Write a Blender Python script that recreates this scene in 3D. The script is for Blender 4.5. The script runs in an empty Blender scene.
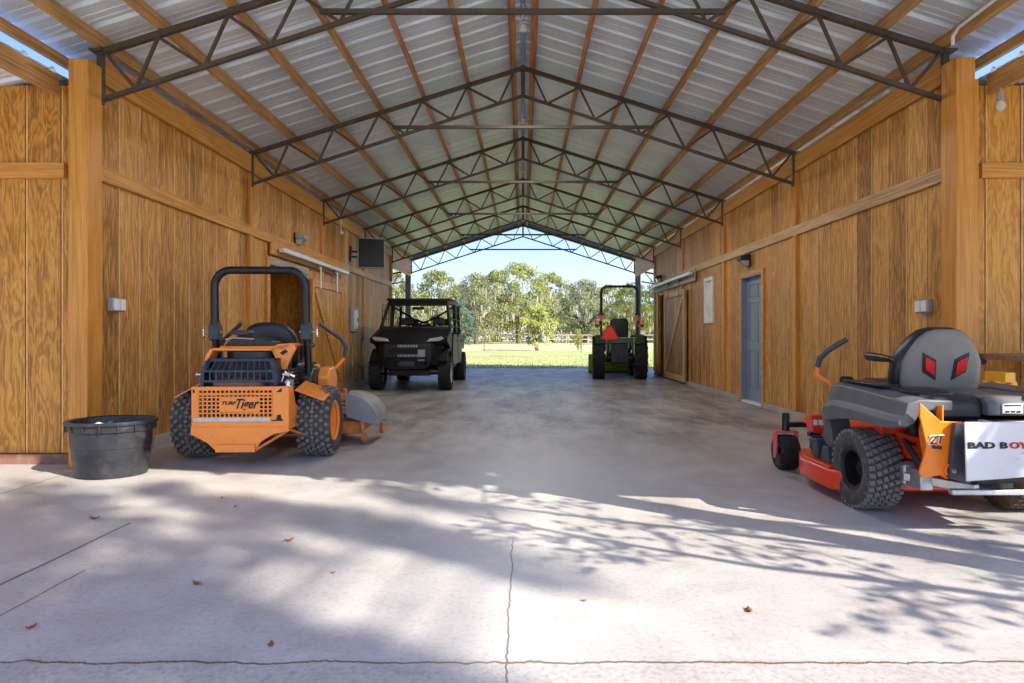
import bpy, bmesh, math, random
from mathutils import Vector, Matrix, Euler
PI = math.pi
sc = bpy.context.scene
COL = sc.collection
rnd = random.Random(7)

# ------------------------------------------------------------------ helpers
def S(r, g, b):
    f = lambda c: (c/255/12.92) if c/255 <= 0.04045 else (((c/255)+0.055)/1.055)**2.4
    return (f(r), f(g), f(b), 1.0)

class MB:
    def __init__(s):
        s.v = []; s.f = []; s.m = []
    def add(s, vs, fs, mi=0):
        n = len(s.v)
        s.v += [tuple(v) for v in vs]
        s.f += [tuple(n+i for i in f) for f in fs]
        s.m += [mi]*len(fs)
        return s
    def box(s, c, d, rot=None, mi=0):
        hx, hy, hz = d[0]/2, d[1]/2, d[2]/2
        vs = [Vector((x*hx, y*hy, z*hz)) for x in (-1, 1) for y in (-1, 1) for z in (-1, 1)]
        if rot is not None:
            M = rot if isinstance(rot, Matrix) else Euler(rot).to_matrix()
            vs = [M @ v for v in vs]
        vs = [v+Vector(c) for v in vs]
        return s.add(vs, [(0,1,3,2),(4,6,7,5),(0,4,5,1),(2,3,7,6),(0,2,6,4),(1,5,7,3)], mi)
    def bx(s, x0, x1, y0, y1, z0, z1, mi=0):
        return s.box(((x0+x1)/2, (y0+y1)/2, (z0+z1)/2), (abs(x1-x0), abs(y1-y0), abs(z1-z0)), None, mi)
    def beam(s, a, b, w, h, up=(0,0,1), mi=0):
        a = Vector(a); b = Vector(b); d = b-a; L = d.length
        y = d.normalized(); u = Vector(up)
        x = y.cross(u)
        if x.length < 1e-4: x = y.cross(Vector((1,0,0)))
        x.normalize(); z = x.cross(y)
        M = Matrix((x, y, z)).transposed()
        return s.box((a+b)/2, (w, L, h), M, mi)
    def tube(s, pts, r, n=8, cap=True, mi=0, closed=False):
        P = [Vector(p) for p in pts]; N = len(P)
        rs = r if isinstance(r, (list, tuple)) else [r]*N
        rings = []; base = len(s.v); pu = None
        for i in range(N):
            if closed: t = P[(i+1) % N]-P[i-1]
            elif i == 0: t = P[1]-P[0]
            elif i == N-1: t = P[-1]-P[-2]
            else: t = (P[i+1]-P[i]).normalized()+(P[i]-P[i-1]).normalized()
            if t.length < 1e-9: t = Vector((0,0,1))
            t.normalize()
            if pu is None:
                u = t.orthogonal().normalized()
            else:
                u = pu-t*pu.dot(t)
                if u.length < 1e-6: u = t.orthogonal()
                u.normalize()
            pu = u; w = t.cross(u)
            k = 1.0
            if 0 < i < N-1 and not closed:
                c = max(0.5, ((P[i+1]-P[i]).normalized()).dot(t)); k = 1/c
            for j in range(n):
                a = 2*PI*j/n
                s.v.append(tuple(P[i]+(u*math.cos(a)+w*math.sin(a))*rs[i]*min(k,1.3)))
        R = N if closed else N-1
        for i in range(R):
            for j in range(n):
                a = base+i*n+j; b = base+i*n+(j+1) % n
                c = base+((i+1) % N)*n+(j+1) % n; d = base+((i+1) % N)*n+j
                s.f.append((a, b, c, d)); s.m.append(mi)
        if cap and not closed:
            s.f.append(tuple(base+j for j in reversed(range(n)))); s.m.append(mi)
            s.f.append(tuple(base+(N-1)*n+j for j in range(n))); s.m.append(mi)
        return s
    def prism(s, poly, axis, a, b, mi=0):
        # poly of 2D points, extruded along axis ('x': poly=(y,z); 'y': poly=(x,z); 'z': poly=(x,y))
        def P(p, t):
            return {'x': (t, p[0], p[1]), 'y': (p[0], t, p[1]), 'z': (p[0], p[1], t)}[axis]
        n = len(poly)
        vs = [P(p, a) for p in poly]+[P(p, b) for p in poly]
        fs = [tuple(range(n)), tuple(reversed(range(n, 2*n)))]+[(i, i+n, (i+1) % n+n, (i+1) % n) for i in range(n)]
        return s.add(vs, fs, mi)
    def loft(s, rings, close=True, cap=True, mi=0):
        n = len(rings[0]); base = len(s.v)
        for r in rings: s.v += [tuple(p) for p in r]
        for i in range(len(rings)-1):
            for j in range(n if close else n-1):
                a = base+i*n+j; b = base+i*n+(j+1) % n
                s.f.append((a, b, b+n, a+n)); s.m.append(mi)
        if cap:
            s.f.append(tuple(base+j for j in reversed(range(n)))); s.m.append(mi)
            s.f.append(tuple(base+(len(rings)-1)*n+j for j in range(n))); s.m.append(mi)
        return s
    def lathe(s, prof, c=(0,0,0), axis='z', n=24, mi=0, cap=True):
        # prof: list of (r, h)
        rings = []
        for r, h in prof:
            ring = []
            for j in range(n):
                a = 2*PI*j/n; x, y = r*math.cos(a), r*math.sin(a)
                p = {'z': (x, y, h), 'x': (h, x, y), 'y': (x, h, y)}[axis]
                ring.append((p[0]+c[0], p[1]+c[1], p[2]+c[2]))
            rings.append(ring)
        return s.loft(rings, True, cap, mi)
    def ball(s, c, r, n=12, mi=0):
        rx, ry, rz = r if isinstance(r, (tuple, list)) else (r, r, r)
        rings = []
        m = max(4, n//2)
        for i in range(m+1):
            t = PI*i/m; q = max(math.sin(t), 0.02)
            rings.append([(c[0]+rx*q*math.cos(2*PI*j/n), c[1]+ry*q*math.sin(2*PI*j/n), c[2]-rz*math.cos(t)) for j in range(n)])
        return s.loft(rings, True, True, mi)
    def mesh(s, name, smooth=40):
        me = bpy.data.meshes.new(name)
        me.from_pydata(s.v, [], s.f)
        bm = bmesh.new(); bm.from_mesh(me)
        bmesh.ops.recalc_face_normals(bm, faces=bm.faces)
        bm.to_mesh(me); bm.free()
        if any(s.m):
            me.polygons.foreach_set('material_index', s.m)
        if smooth:
            me.polygons.foreach_set('use_smooth', [True]*len(me.polygons))
            me.set_sharp_from_angle(angle=math.radians(smooth))
        me.update()
        return me
    def build(s, name, mat, parent=None, bevel=0.0, smooth=40, kind=None, label=None, seg=2):
        me = s.mesh(name, smooth)
        for m in (mat if isinstance(mat, (list, tuple)) else [mat]): me.materials.append(m)
        o = bpy.data.objects.new(name, me); COL.objects.link(o)
        if parent is not None: o.parent = parent
        if bevel:
            b = o.modifiers.new('bevel', 'BEVEL'); b.width = bevel; b.segments = seg; b.limit_method = 'ANGLE'
            b.angle_limit = math.radians(35); b.harden_normals = False
        if kind: o['kind'] = kind
        if label: o['label'] = label
        return o

def empty(name, loc=(0,0,0), rz=0.0):
    o = bpy.data.objects.new(name, None); COL.objects.link(o)
    o.location = loc; o.rotation_euler = (0, 0, rz); o.empty_display_size = 0.2
    return o
def tag(o, label, cat, group=None):
    o['label'] = label; o['category'] = cat
    if group: o['group'] = group
    return o
def kids(o): return [c for c in bpy.data.objects if c.parent == o]
def copy_tree(o, parent=None):
    c = o.copy(); COL.objects.link(c); c.parent = parent
    if parent is not None: c.matrix_parent_inverse = o.matrix_parent_inverse.copy()
    for ch in kids(o): 
        if ch is not c: copy_tree(ch, c)
    return c

def text_mesh(name, s, size, mat, parent, loc, rot, shear=0.0, extrude=0.0015, xs=1.0, bold=0.0, width=None):
    cu = bpy.data.curves.new(name+'_curve', 'FONT'); cu.body = s; cu.size = size; cu.extrude = extrude
    cu.shear = shear; cu.align_x = 'CENTER'; cu.align_y = 'CENTER'; cu.offset = bold; cu.resolution_u = 3
    t = bpy.data.objects.new('tmp_text', cu); COL.objects.link(t)
    dg = bpy.context.evaluated_depsgraph_get()
    me = bpy.data.meshes.new_from_object(t.evaluated_get(dg))
    bpy.data.objects.remove(t); bpy.data.curves.remove(cu)
    me.materials.clear(); me.materials.append(mat)
    if width:
        xs_ = [v.co.x for v in me.vertices]; xs = width/(max(xs_)-min(xs_))
    o = bpy.data.objects.new(name, me); COL.objects.link(o); o.parent = parent
    o.location = loc; o.rotation_euler = rot; o.scale = (xs, 1, 1)
    return o

# ------------------------------------------------------------------ materials
def newmat(name):
    m = bpy.data.materials.new(name); m.use_nodes = True
    nt = m.node_tree; b = nt.nodes['Principled BSDF']
    return m, nt, b
def N(nt, t, **kw):
    n = nt.nodes.new(t)
    for k, v in kw.items():
        if k.startswith('i_'):
            key = k[2:]; key = int(key) if key.isdigit() else key.replace('_', ' ')
            n.inputs[key].default_value = v
        else: setattr(n, k, v)
    return n
def Lk(nt, a, b): nt.links.new(a, b)
def math_n(nt, op, a, b=None, c=None, clamp=False):
    n = nt.nodes.new('ShaderNodeMath'); n.operation = op; n.use_clamp = clamp
    for i, x in enumerate((a, b, c)):
        if x is None: continue
        if isinstance(x, (int, float)): n.inputs[i].default_value = x
        else: nt.links.new(x, n.inputs[i])
    return n.outputs[0]
def ramp(nt, fac, stops, interp='LINEAR'):
    r = nt.nodes.new('ShaderNodeValToRGB'); r.color_ramp.interpolation = interp
    e = r.color_ramp.elements
    while len(e) < len(stops): e.new(0.5)
    for i, (p, c) in enumerate(stops):
        e[i].position = p; e[i].color = c if len(c) == 4 else (*c, 1)
    nt.links.new(fac, r.inputs[0]); return r.outputs[0]
def mix(nt, f, a, b, mode='MIX'):
    n = nt.nodes.new('ShaderNodeMix'); n.data_type = 'RGBA'; n.blend_type = mode
    for idx, x in ((0, f), (6, a), (7, b)):
        if isinstance(x, (int, float)): n.inputs[idx].default_value = x
        elif isinstance(x, tuple): n.inputs[idx].default_value = x
        else: nt.links.new(x, n.inputs[idx])
    return n.outputs[2]
def noise(nt, vec, scale, detail=3, rough=0.5, dist=0.0):
    n = nt.nodes.new('ShaderNodeTexNoise'); n.inputs['Scale'].default_value = scale
    n.inputs['Detail'].default_value = detail; n.inputs['Roughness'].default_value = rough
    n.inputs['Distortion'].default_value = dist
    if vec is not None: nt.links.new(vec, n.inputs['Vector'])
    return n.outputs['Fac']
def objco(nt):
    return nt.nodes.new('ShaderNodeTexCoord').outputs['Object']
def mapping(nt, vec, scale=(1,1,1), loc=(0,0,0), rot=(0,0,0)):
    n = nt.nodes.new('ShaderNodeMapping'); nt.links.new(vec, n.inputs[0])
    n.inputs['Scale'].default_value = scale; n.inputs['Location'].default_value = loc; n.inputs['Rotation'].default_value = rot
    return n.outputs[0]
def bump(nt, b, h, strength=0.3, dist=0.01):
    n = nt.nodes.new('ShaderNodeBump'); n.inputs['Strength'].default_value = strength; n.inputs['Distance'].default_value = dist
    nt.links.new(h, n.inputs['Height']); nt.links.new(n.outputs[0], b.inputs['Normal'])

def simple(name, col, rough=0.5, metal=0.0, var=0.12, scale=6.0, bmp=0.0, coat=0.0, dirt=None, dirt_amt=0.5):
    """painted / plastic / rubber surface: base colour with slight uneven wear, optional dust patches"""
    m, nt, b = newmat(name)
    co = objco(nt)
    n1 = noise(nt, co, scale, 4, 0.6)
    dark = tuple(c*(1-var) for c in col[:3])+(1,); lite = tuple(min(1, c*(1+var)) for c in col[:3])+(1,)
    c = ramp(nt, n1, [(0.3, dark), (0.7, lite)])
    if dirt:
        n2 = noise(nt, co, scale*2.2, 6, 0.7)
        f = math_n(nt, 'MULTIPLY', ramp(nt, n2, [(0.5, (0,0,0,1)), (0.72, (1,1,1,1))]), dirt_amt)
        c = mix(nt, f, c, dirt)
    Lk(nt, c, b.inputs['Base Color'])
    b.inputs['Roughness'].default_value = rough; b.inputs['Metallic'].default_value = metal
    b.inputs['Coat Weight'].default_value = coat
    rr = ramp(nt, n1, [(0.2, (rough*0.85,)*3), (0.8, (min(1, rough*1.15),)*3)])
    Lk(nt, rr, b.inputs['Roughness'])
    if bmp: bump(nt, b, noise(nt, co, scale*12, 4, 0.6), bmp, 0.005)
    return m

def wood(name, dark, mid, lite, ring=34.0, board=0.0, su=2.4, sv=0.28, rough=0.45, bmp=0.25, weather=None, wamt=0.0, seed=0.0, along='z', coat=0.0, ringamt=0.2):
    """sawn / plywood grain running along one axis, each board with its own tone"""
    m, nt, b = newmat(name)
    geo = objco(nt)
    sep = nt.nodes.new('ShaderNodeSeparateXYZ'); Lk(nt, geo, sep.inputs[0])
    if along == 'z':
        u = math_n(nt, 'ADD', sep.outputs[0], sep.outputs[1]); v = sep.outputs[2]; w = math_n(nt, 'SUBTRACT', sep.outputs[0], sep.outputs[1])
        w = math_n(nt, 'MULTIPLY', w, 0.2)
    elif along == 'y':
        u = math_n(nt, 'ADD', sep.outputs[0], 0); v = sep.outputs[1]; w = sep.outputs[2]
    else:
        u = math_n(nt, 'ADD', sep.outputs[2], 0); v = sep.outputs[0]; w = sep.outputs[1]
    off = None
    if board:
        k = math_n(nt, 'FLOOR', math_n(nt, 'DIVIDE', u, board))
        wn = nt.nodes.new('ShaderNodeTexWhiteNoise'); wn.noise_dimensions = '1D'; Lk(nt, math_n(nt, 'ADD', k, seed+0.37), wn.inputs['W'])
        off = wn.outputs['Value']
        v2 = math_n(nt, 'ADD', v, math_n(nt, 'MULTIPLY', off, 40.0))
    else: v2 = v
    cb = nt.nodes.new('ShaderNodeCombineXYZ')
    Lk(nt, math_n(nt, 'MULTIPLY', u, su), cb.inputs[0]); Lk(nt, math_n(nt, 'MULTIPLY', v2, sv), cb.inputs[1]); Lk(nt, math_n(nt, 'MULTIPLY', w, su), cb.inputs[2])
    n1 = noise(nt, cb.outputs[0], 1.3, 5, 0.55, 0.35)
    sn = math_n(nt, 'SINE', math_n(nt, 'MULTIPLY', n1, ring*2.2))
    sn = math_n(nt, 'MULTIPLY_ADD', sn, 0.5, 0.5)
    cb2 = nt.nodes.new('ShaderNodeCombineXYZ')
    Lk(nt, math_n(nt, 'MULTIPLY', u, 85), cb2.inputs[0]); Lk(nt, math_n(nt, 'MULTIPLY', v2, 1.6), cb2.inputs[1]); Lk(nt, math_n(nt, 'MULTIPLY', w, 60), cb2.inputs[2])
    fib = noise(nt, cb2.outputs[0], 1.0, 4, 0.75)
    cb3 = nt.nodes.new('ShaderNodeCombineXYZ')
    Lk(nt, math_n(nt, 'MULTIPLY', u, 1.5), cb3.inputs[0]); Lk(nt, math_n(nt, 'MULTIPLY', v2, 0.5), cb3.inputs[1])
    blot = noise(nt, cb3.outputs[0], 1.0, 3, 0.55)
    g = math_n(nt, 'ADD', math_n(nt, 'MULTIPLY', sn, ringamt), math_n(nt, 'MULTIPLY_ADD', fib, 0.95, 0.0-ringamt*0.5))
    g = math_n(nt, 'ADD', g, math_n(nt, 'MULTIPLY_ADD', blot, 0.7, -0.32))
    if off is not None: g = math_n(nt, 'ADD', g, math_n(nt, 'MULTIPLY_ADD', off, 0.24, -0.12))
    c = ramp(nt, g, [(0.12, dark), (0.46, mid), (0.85, lite)])
    if weather:
        n3 = noise(nt, cb3.outputs[0], 2.6, 5, 0.65)
        c = mix(nt, math_n(nt, 'MULTIPLY', ramp(nt, n3, [(0.45, (0,0,0,1)), (0.7, (1,1,1,1))]), wamt), c, weather)
    Lk(nt, c, b.inputs['Base Color'])
    b.inputs['Roughness'].default_value = rough; b.inputs['Coat Weight'].default_value = coat
    bump(nt, b, g, bmp, 0.004)
    return m

M = {}
M['wall']   = wood('stained_plywood', S(92,56,14), S(178,120,46), S(232,180,98), board=0.3048, rough=0.5, coat=0.0, su=6, sv=0.6, ring=30, ringamt=0.25)
M['wallf']  = wood('stained_plywood_golden', S(118,72,14), S(188,126,38), S(222,166,70), board=0.3048, seed=5, rough=0.5, coat=0.0, su=5.0, sv=0.9, ring=30, ringamt=0.3)
M['seam'] = simple('pale_groove_wood', S(222,180,116), 0.7, var=0.15, scale=3, dirt=S(150,100,48), dirt_amt=0.7)
M['wallfar'] = wood('weathered_plywood', S(96,72,46), S(158,124,82), S(198,170,128), board=0.3048, seed=9, rough=0.6)
M['beamg']  = wood('golden_beam', S(148,88,20), S(202,134,46), S(230,172,78), su=9, sv=0.35, ring=22, rough=0.4, ringamt=0.12)
M['beamy']  = wood('golden_rail', S(150,92,26), S(198,138,54), S(226,172,88), su=6, sv=0.25, ring=22, rough=0.45, along='y')
M['beamx']  = wood('golden_cross_rail', S(150,88,26), S(202,136,52), S(228,172,86), su=6, sv=0.25, ring=22, rough=0.45, along='x')
M['raily']  = wood('pale_ledger', S(142,106,68), S(194,158,112), S(224,196,156), su=6, sv=0.25, ring=20, rough=0.6, along='y')
M['purlin'] = wood('purlin_pine', S(118,80,38), S(186,138,80), S(228,188,128), su=9, sv=0.3, ring=22, rough=0.6, along='y', weather=S(150,110,60), wamt=0.5)
M['purlinr'] = wood('purlin_pine_reddish', S(128,82,46), S(188,130,80), S(222,168,114), su=9, sv=0.3, ring=22, rough=0.6, along='y')
M['bench']  = wood('bench_plank', S(84,56,40), S(134,98,74), S(170,134,104), su=6, sv=0.3, ring=20, rough=0.6, along='x')
M['greywood'] = wood('weathered_board', S(116,108,100), S(170,160,148), S(206,198,188), su=6, sv=0.3, ring=20, rough=0.7, along='y')
M['fencewood'] = simple('fence_wood', S(176,164,146), 0.8, var=0.2)
M['steel']  = simple('dark_truss_steel', S(84,74,62), 0.5, 0.35, var=0.25, scale=5, dirt=S(120,92,64), dirt_amt=0.4)
M['postst'] = simple('grey_blue_post', S(122,130,148), 0.55, 0.2, var=0.15)
M['galv']   = simple('galvanised', S(205,205,205), 0.35, 0.85, var=0.1, scale=14)
M['chrome'] = simple('bright_metal', S(220,220,218), 0.22, 0.95, var=0.05)
M['white']  = simple('white_paint', S(232,230,224), 0.45, var=0.05, dirt=S(190,180,165), dirt_amt=0.3)
M['track']  = simple('white_track_metal', S(226,226,228), 0.35, 0.3, var=0.06)
M['greybox'] = simple('grey_electric_plastic', S(158,162,166), 0.5, var=0.08)
M['black']  = simple('black_plastic', S(34,34,38), 0.42, var=0.15)
M['blackm'] = simple('black_powdercoat', S(30,31,34), 0.35, 0.2, var=0.15)
M['tyre']   = simple('tyre_rubber', S(70,67,65), 0.85, var=0.25, scale=14, dirt=S(140,130,118), dirt_amt=0.6)
M['tread']  = simple('worn_tread_rubber', S(118,112,106), 0.85, var=0.25, scale=20, dirt=S(160,150,138), dirt_amt=0.6)
M['tyreb']  = simple('tyre_rubber_brown', S(96,80,60), 0.8, var=0.3, scale=18, dirt=S(150,128,96), dirt_amt=0.6)
M['tyred']  = simple('tyre_rubber_dark', S(30,30,32), 0.8, var=0.25, scale=18, dirt=S(70,66,62), dirt_amt=0.4)
M['blue']   = simple('slate_blue_door_paint', S(126,140,160), 0.4, var=0.05)
M['tub']    = simple('black_tub_plastic', S(36,37,42), 0.4, var=0.2, scale=5, dirt=S(90,90,94), dirt_amt=0.35, bmp=0.1)
M['orange'] = simple('orange_paint', S(252,148,58), 0.36, var=0.05, dirt=S(228,160,96), dirt_amt=0.35, coat=0.2)
M['orangew'] = simple('worn_orange_paint', S(216,126,56), 0.55, var=0.25, scale=12, dirt=S(120,84,54), dirt_amt=0.7)
M['engine'] = simple('engine_blueblack', S(58,64,82), 0.5, 0.3, var=0.2, dirt=S(96,100,116), dirt_amt=0.4)
M['redor']  = simple('red_orange_paint', S(232,62,28), 0.32, var=0.06, coat=0.3, dirt=S(160,70,50), dirt_amt=0.3)
M['bright'] = simple('bright_orange_paint', S(255,132,18), 0.35, var=0.04, coat=0.2)
M['fender'] = simple('grey_fender_plastic', S(92,95,98), 0.48, var=0.08, scale=4, dirt=S(128,128,124), dirt_amt=0.4)
M['seatgrey'] = simple('grey_seat_shell', S(132,126,114), 0.5, var=0.08, scale=4)
M['vinyl']  = simple('black_vinyl', S(38,38,42), 0.38, var=0.15)
M['dgrey']  = simple('dark_grey_plastic', S(66,68,74), 0.5, var=0.12)
M['chute']  = simple('grey_rubber_chute', S(140,140,138), 0.6, var=0.15, dirt=S(150,148,142), dirt_amt=0.4)
M['red']    = simple('red_lens', S(225,32,22), 0.25, var=0.05, coat=0.5)
M['smv']    = simple('reflective_orange_red', S(255,60,30), 0.4, var=0.03)
M['amber']  = simple('amber_lens', S(250,150,30), 0.3, var=0.05, coat=0.4)
M['green']  = simple('tractor_green', S(44,78,38), 0.4, var=0.1, coat=0.2)
M['dgreen'] = simple('dark_green_seat', S(40,52,38), 0.55, var=0.12)
M['yellow'] = simple('yellow_paint', S(242,176,40), 0.45, var=0.06, dirt=S(200,150,60), dirt_amt=0.4)
M['ltgreen'] = simple('light_loader_green', S(112,138,54), 0.5, var=0.1, dirt=S(120,110,80), dirt_amt=0.5)
M['ink']    = simple('black_lettering', S(22,20,20), 0.5, var=0.05)
M['redink'] = simple('red_lettering', S(200,40,36), 0.5, var=0.05)
M['utv']    = simple('black_bodywork', S(20,21,24), 0.55, 0.0, var=0.2, coat=0.1, dirt=S(60,60,60), dirt_amt=0.3)
M['utv'].node_tree.nodes['Principled BSDF'].inputs['Specular IOR Level'].default_value = 0.25
M['utvg']   = simple('dark_cab_plastic', S(34,37,40), 0.55, var=0.15)
M['lens']   = simple('headlight_lens', S(190,196,200), 0.15, 0.4, var=0.05, coat=0.6)
M['screen'] = simple('television_screen', S(14,16,16), 0.4, var=0.2, scale=3)
M['leafd']  = simple('dry_leaf', S(142,76,36), 0.7, var=0.3, scale=30)
M['bark']   = simple('oak_bark', S(104,92,80), 0.9, var=0.3, scale=3, bmp=0.5)
M['baseb']  = simple('weathered_base_board', S(176,168,158), 0.7, var=0.15, dirt=S(130,118,104), dirt_amt=0.5)
M['baser']  = simple('reddish_base_board', S(128,88,70), 0.7, var=0.2, dirt=S(160,150,140), dirt_amt=0.5)
M['fascia'] = simple('blue_grey_fascia', S(158,168,192), 0.45, 0.2, var=0.06)
M['bag']    = simple('pale_sack', S(214,210,200), 0.8, var=0.12, scale=10, bmp=0.3)
M['blue2']  = simple('navy_plastic', S(30,38,72), 0.45, var=0.15)
def glass(name, col, a=0.25, rough=0.05):
    m, nt, b = newmat(name)
    b.inputs['Base Color'].default_value = col; b.inputs['Roughness'].default_value = rough
    b.inputs['Transmission Weight'].default_value = 1-a; b.inputs['IOR'].default_value = 1.1
    return m
M['glass'] = glass('clear_glass', S(235,240,240), 0.1)
M['bulb'] = glass('bulb_glass', S(240,240,236), 0.5, 0.1)
m, nt, b = newmat('frosted_window_pane')
b.inputs['Base Color'].default_value = S(226,230,232); b.inputs['Roughness'].default_value = 0.25
Lk(nt, ramp(nt, noise(nt, objco(nt), 3, 2), [(0.3, S(205,212,218)), (0.7, S(238,240,240))]), b.inputs['Base Color'])
M['frost'] = m

# concrete slab: mottled, stained, with control joints and cracks as wear of its own shape
def concrete():
    m, nt, b = newmat('worn_concrete')
    co = objco(nt)
    sep = nt.nodes.new('ShaderNodeSeparateXYZ'); Lk(nt, co, sep.inputs[0]); X, Y = sep.outputs[0], sep.outputs[1]
    n1 = noise(nt, co, 0.55, 6, 0.62); n2 = noise(nt, co, 3.5, 6, 0.7); n3 = noise(nt, co, 42, 3, 0.7)
    c = ramp(nt, n1, [(0.3, S(160,157,155)), (0.5, S(179,176,173)), (0.72, S(197,193,188))])
    c = mix(nt, 0.55, c, ramp(nt, n2, [(0.3, S(146,143,142)), (0.55, S(180,177,174)), (0.75, S(202,198,193))]))
    c = mix(nt, 0.22, c, ramp(nt, n3, [(0.3, S(110,106,104)), (0.5, S(196,192,188)), (0.7, S(210,206,200))]))
    # traffic stains in the drive aisle
    st = noise(nt, mapping(nt, co, (1.2, 0.42, 1)), 1.6, 7, 0.68)
    inside = math_n(nt, 'MULTIPLY', ramp(nt, math_n(nt, 'DIVIDE', Y, 30.0), [(0.15, (0,0,0,1)), (0.26, (1,1,1,1))]), 1.0)
    f = math_n(nt, 'MULTIPLY', math_n(nt, 'MULTIPLY', ramp(nt, st, [(0.38, (0,0,0,1)), (0.64, (1,1,1,1))]), inside), 0.8)
    c = mix(nt, f, c, S(98,92,90))
    # brownish rust stain
    rs = noise(nt, mapping(nt, co, (0.8, 1.8, 1), (3.1, 1.7, 0)), 1.5, 5, 0.6)
    c = mix(nt, math_n(nt, 'MULTIPLY', ramp(nt, rs, [(0.56, (0,0,0,1)), (0.74, (1,1,1,1))]), 0.22), c, S(168,138,108))
    # cracks and joints
    def line(coord, other, pos, amp, sc_, w, lo=None, hi=None, amp2=0.0):
        nv = nt.nodes.new('ShaderNodeCombineXYZ'); Lk(nt, math_n(nt, 'ADD', other, pos*7.1), nv.inputs[0])
        wob = math_n(nt, 'MULTIPLY_ADD', noise(nt, nv.outputs[0], sc_, 5, 0.7), amp*2, -amp)
        d = math_n(nt, 'ABSOLUTE', math_n(nt, 'SUBTRACT', math_n(nt, 'ADD', coord, wob), pos))
        k = math_n(nt, 'LESS_THAN', d, w)
        if lo is not None: k = math_n(nt, 'MULTIPLY', k, math_n(nt, 'GREATER_THAN', other, lo))
        if hi is not None: k = math_n(nt, 'MULTIPLY', k, math_n(nt, 'LESS_THAN', other, hi))
        return k, d
    ks = []
    k1, d1 = line(Y, X, 2.15, 0.05, 4.0, 0.006)
    ks.append(k1)
    ks.append(line(X, Y, -0.055, 0.03, 4.0, 0.0035, None, 3.45)[0])
    ks.append(line(X, Y, -2.3, 0.02, 1.5, 0.009, 2.3, 3.75)[0])
    ks.append(line(X, Y, -3.62, 0.004, 1.0, 0.006, 2.0, 5.4)[0])
    ks.append(line(X, Y, -2.05, 0.03, 2.0, 0.005, 2.3, 3.0)[0])
    ks.append(line(Y, X, 8.54, 0.004, 1.0, 0.006)[0])
    ks.append(line(Y, X, 14.6, 0.004, 1.0, 0.008)[0])
    k = ks[0]
    for q in ks[1:]: k = math_n(nt, 'MAXIMUM', k, q)
    # stained fringe of the big crack
    fr = math_n(nt, 'MULTIPLY', ramp(nt, d1, [(0.0, (1,1,1,1)), (0.035, (0,0,0,1))]), ramp(nt, noise(nt, co, 5, 4), [(0.45, (0,0,0,1)), (0.65, (1,1,1,1))]))
    c = mix(nt, math_n(nt, 'MULTIPLY', fr, 0.6), c, S(150,124,84))
    old = math_n(nt, 'LESS_THAN', Y, 2.13)
    c = mix(nt, math_n(nt, 'MULTIPLY', old, 0.35), c, ramp(nt, n3, [(0.3, S(112,108,106)), (0.7, S(190,186,182))]))
    c = mix(nt, math_n(nt, 'MULTIPLY', k, 0.75), c, S(52,46,42))
    Lk(nt, c, b.inputs['Base Color'])
    Lk(nt, ramp(nt, n2, [(0.3, (0.34,)*3), (0.7, (0.6,)*3)]), b.inputs['Roughness'])
    h = math_n(nt, 'SUBTRACT', math_n(nt, 'ADD', math_n(nt, 'MULTIPLY', n3, 0.4), n2), k)
    bump(nt, b, h, 0.12, 0.008)
    return m
M['concrete'] = concrete()

def roofmetal():
    m, nt, b = newmat('galvalume_sheet')
    co = objco(nt)
    n1 = noise(nt, mapping(nt, co, (0.8, 0.9, 1.0)), 1.2, 3, 0.5)
    n2 = noise(nt, co, 30, 2, 0.5)
    c = ramp(nt, n1, [(0.3, S(214,228,236)), (0.7, S(236,246,250))])
    c = mix(nt, 0.08, c, ramp(nt, n2, [(0.3, S(170,172,172)), (0.7, S(225,226,222))]))
    Lk(nt, c, b.inputs['Base Color'])
    b.inputs['Metallic'].default_value = 0.25
    Lk(nt, ramp(nt, n1, [(0.3, (0.32,)*3), (0.7, (0.4,)*3)]), b.inputs['Roughness'])
    return m
M['roof'] = roofmetal()

def grassmat(name, a, bcol, c3, sc_=0.25):
    m, nt, b = newmat(name)
    co = objco(nt)
    c = ramp(nt, noise(nt, co, sc_, 6, 0.65), [(0.3, a), (0.5, bcol), (0.7, c3)])
    c = mix(nt, 0.4, c, ramp(nt, noise(nt, co, 14, 4, 0.7), [(0.3, a), (0.7, c3)]))
    Lk(nt, c, b.inputs['Base Color']); b.inputs['Roughness'].default_value = 0.9
    bump(nt, b, noise(nt, co, 40, 3, 0.7), 0.6, 0.05)
    return m
M['lawn'] = grassmat('mown_grass', S(140,150,78), S(172,178,104), S(196,198,136))
M['pasture'] = grassmat('dry_pasture', S(168,160,104), S(190,182,132), S(206,198,158), 0.08)

def leafmat(name, a, b_, c3, trans=0.25):
    m, nt, b = newmat(name)
    co = objco(nt)
    n1 = noise(nt, co, 0.55, 3, 0.6); n2 = noise(nt, co, 9, 2, 0.5)
    f = math_n(nt, 'ADD', math_n(nt, 'MULTIPLY', n1, 0.6), math_n(nt, 'MULTIPLY', n2, 0.4))
    c = ramp(nt, f, [(0.34, a), (0.5, b_), (0.66, c3)])
    Lk(nt, c, b.inputs['Base Color']); b.inputs['Roughness'].default_value = 0.6
    tr = nt.nodes.new('ShaderNodeBsdfTranslucent'); Lk(nt, c, tr.inputs[0])
    mx = nt.nodes.new('ShaderNodeMixShader'); mx.inputs[0].default_value = trans
    Lk(nt, b.outputs[0], mx.inputs[1]); Lk(nt, tr.outputs[0], mx.inputs[2])
    Lk(nt, mx.outputs[0], nt.nodes['Material Output'].inputs[0])
    return m
M['oak'] = leafmat('oak_leaves', S(98,110,50), S(140,148,78), S(176,178,108))
M['oak2'] = leafmat('olive_leaves', S(92,102,58), S(132,138,86), S(172,172,124))
M['oakdark'] = leafmat('dark_leaves', S(58,84,66), S(84,112,88), S(116,138,108))
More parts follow.
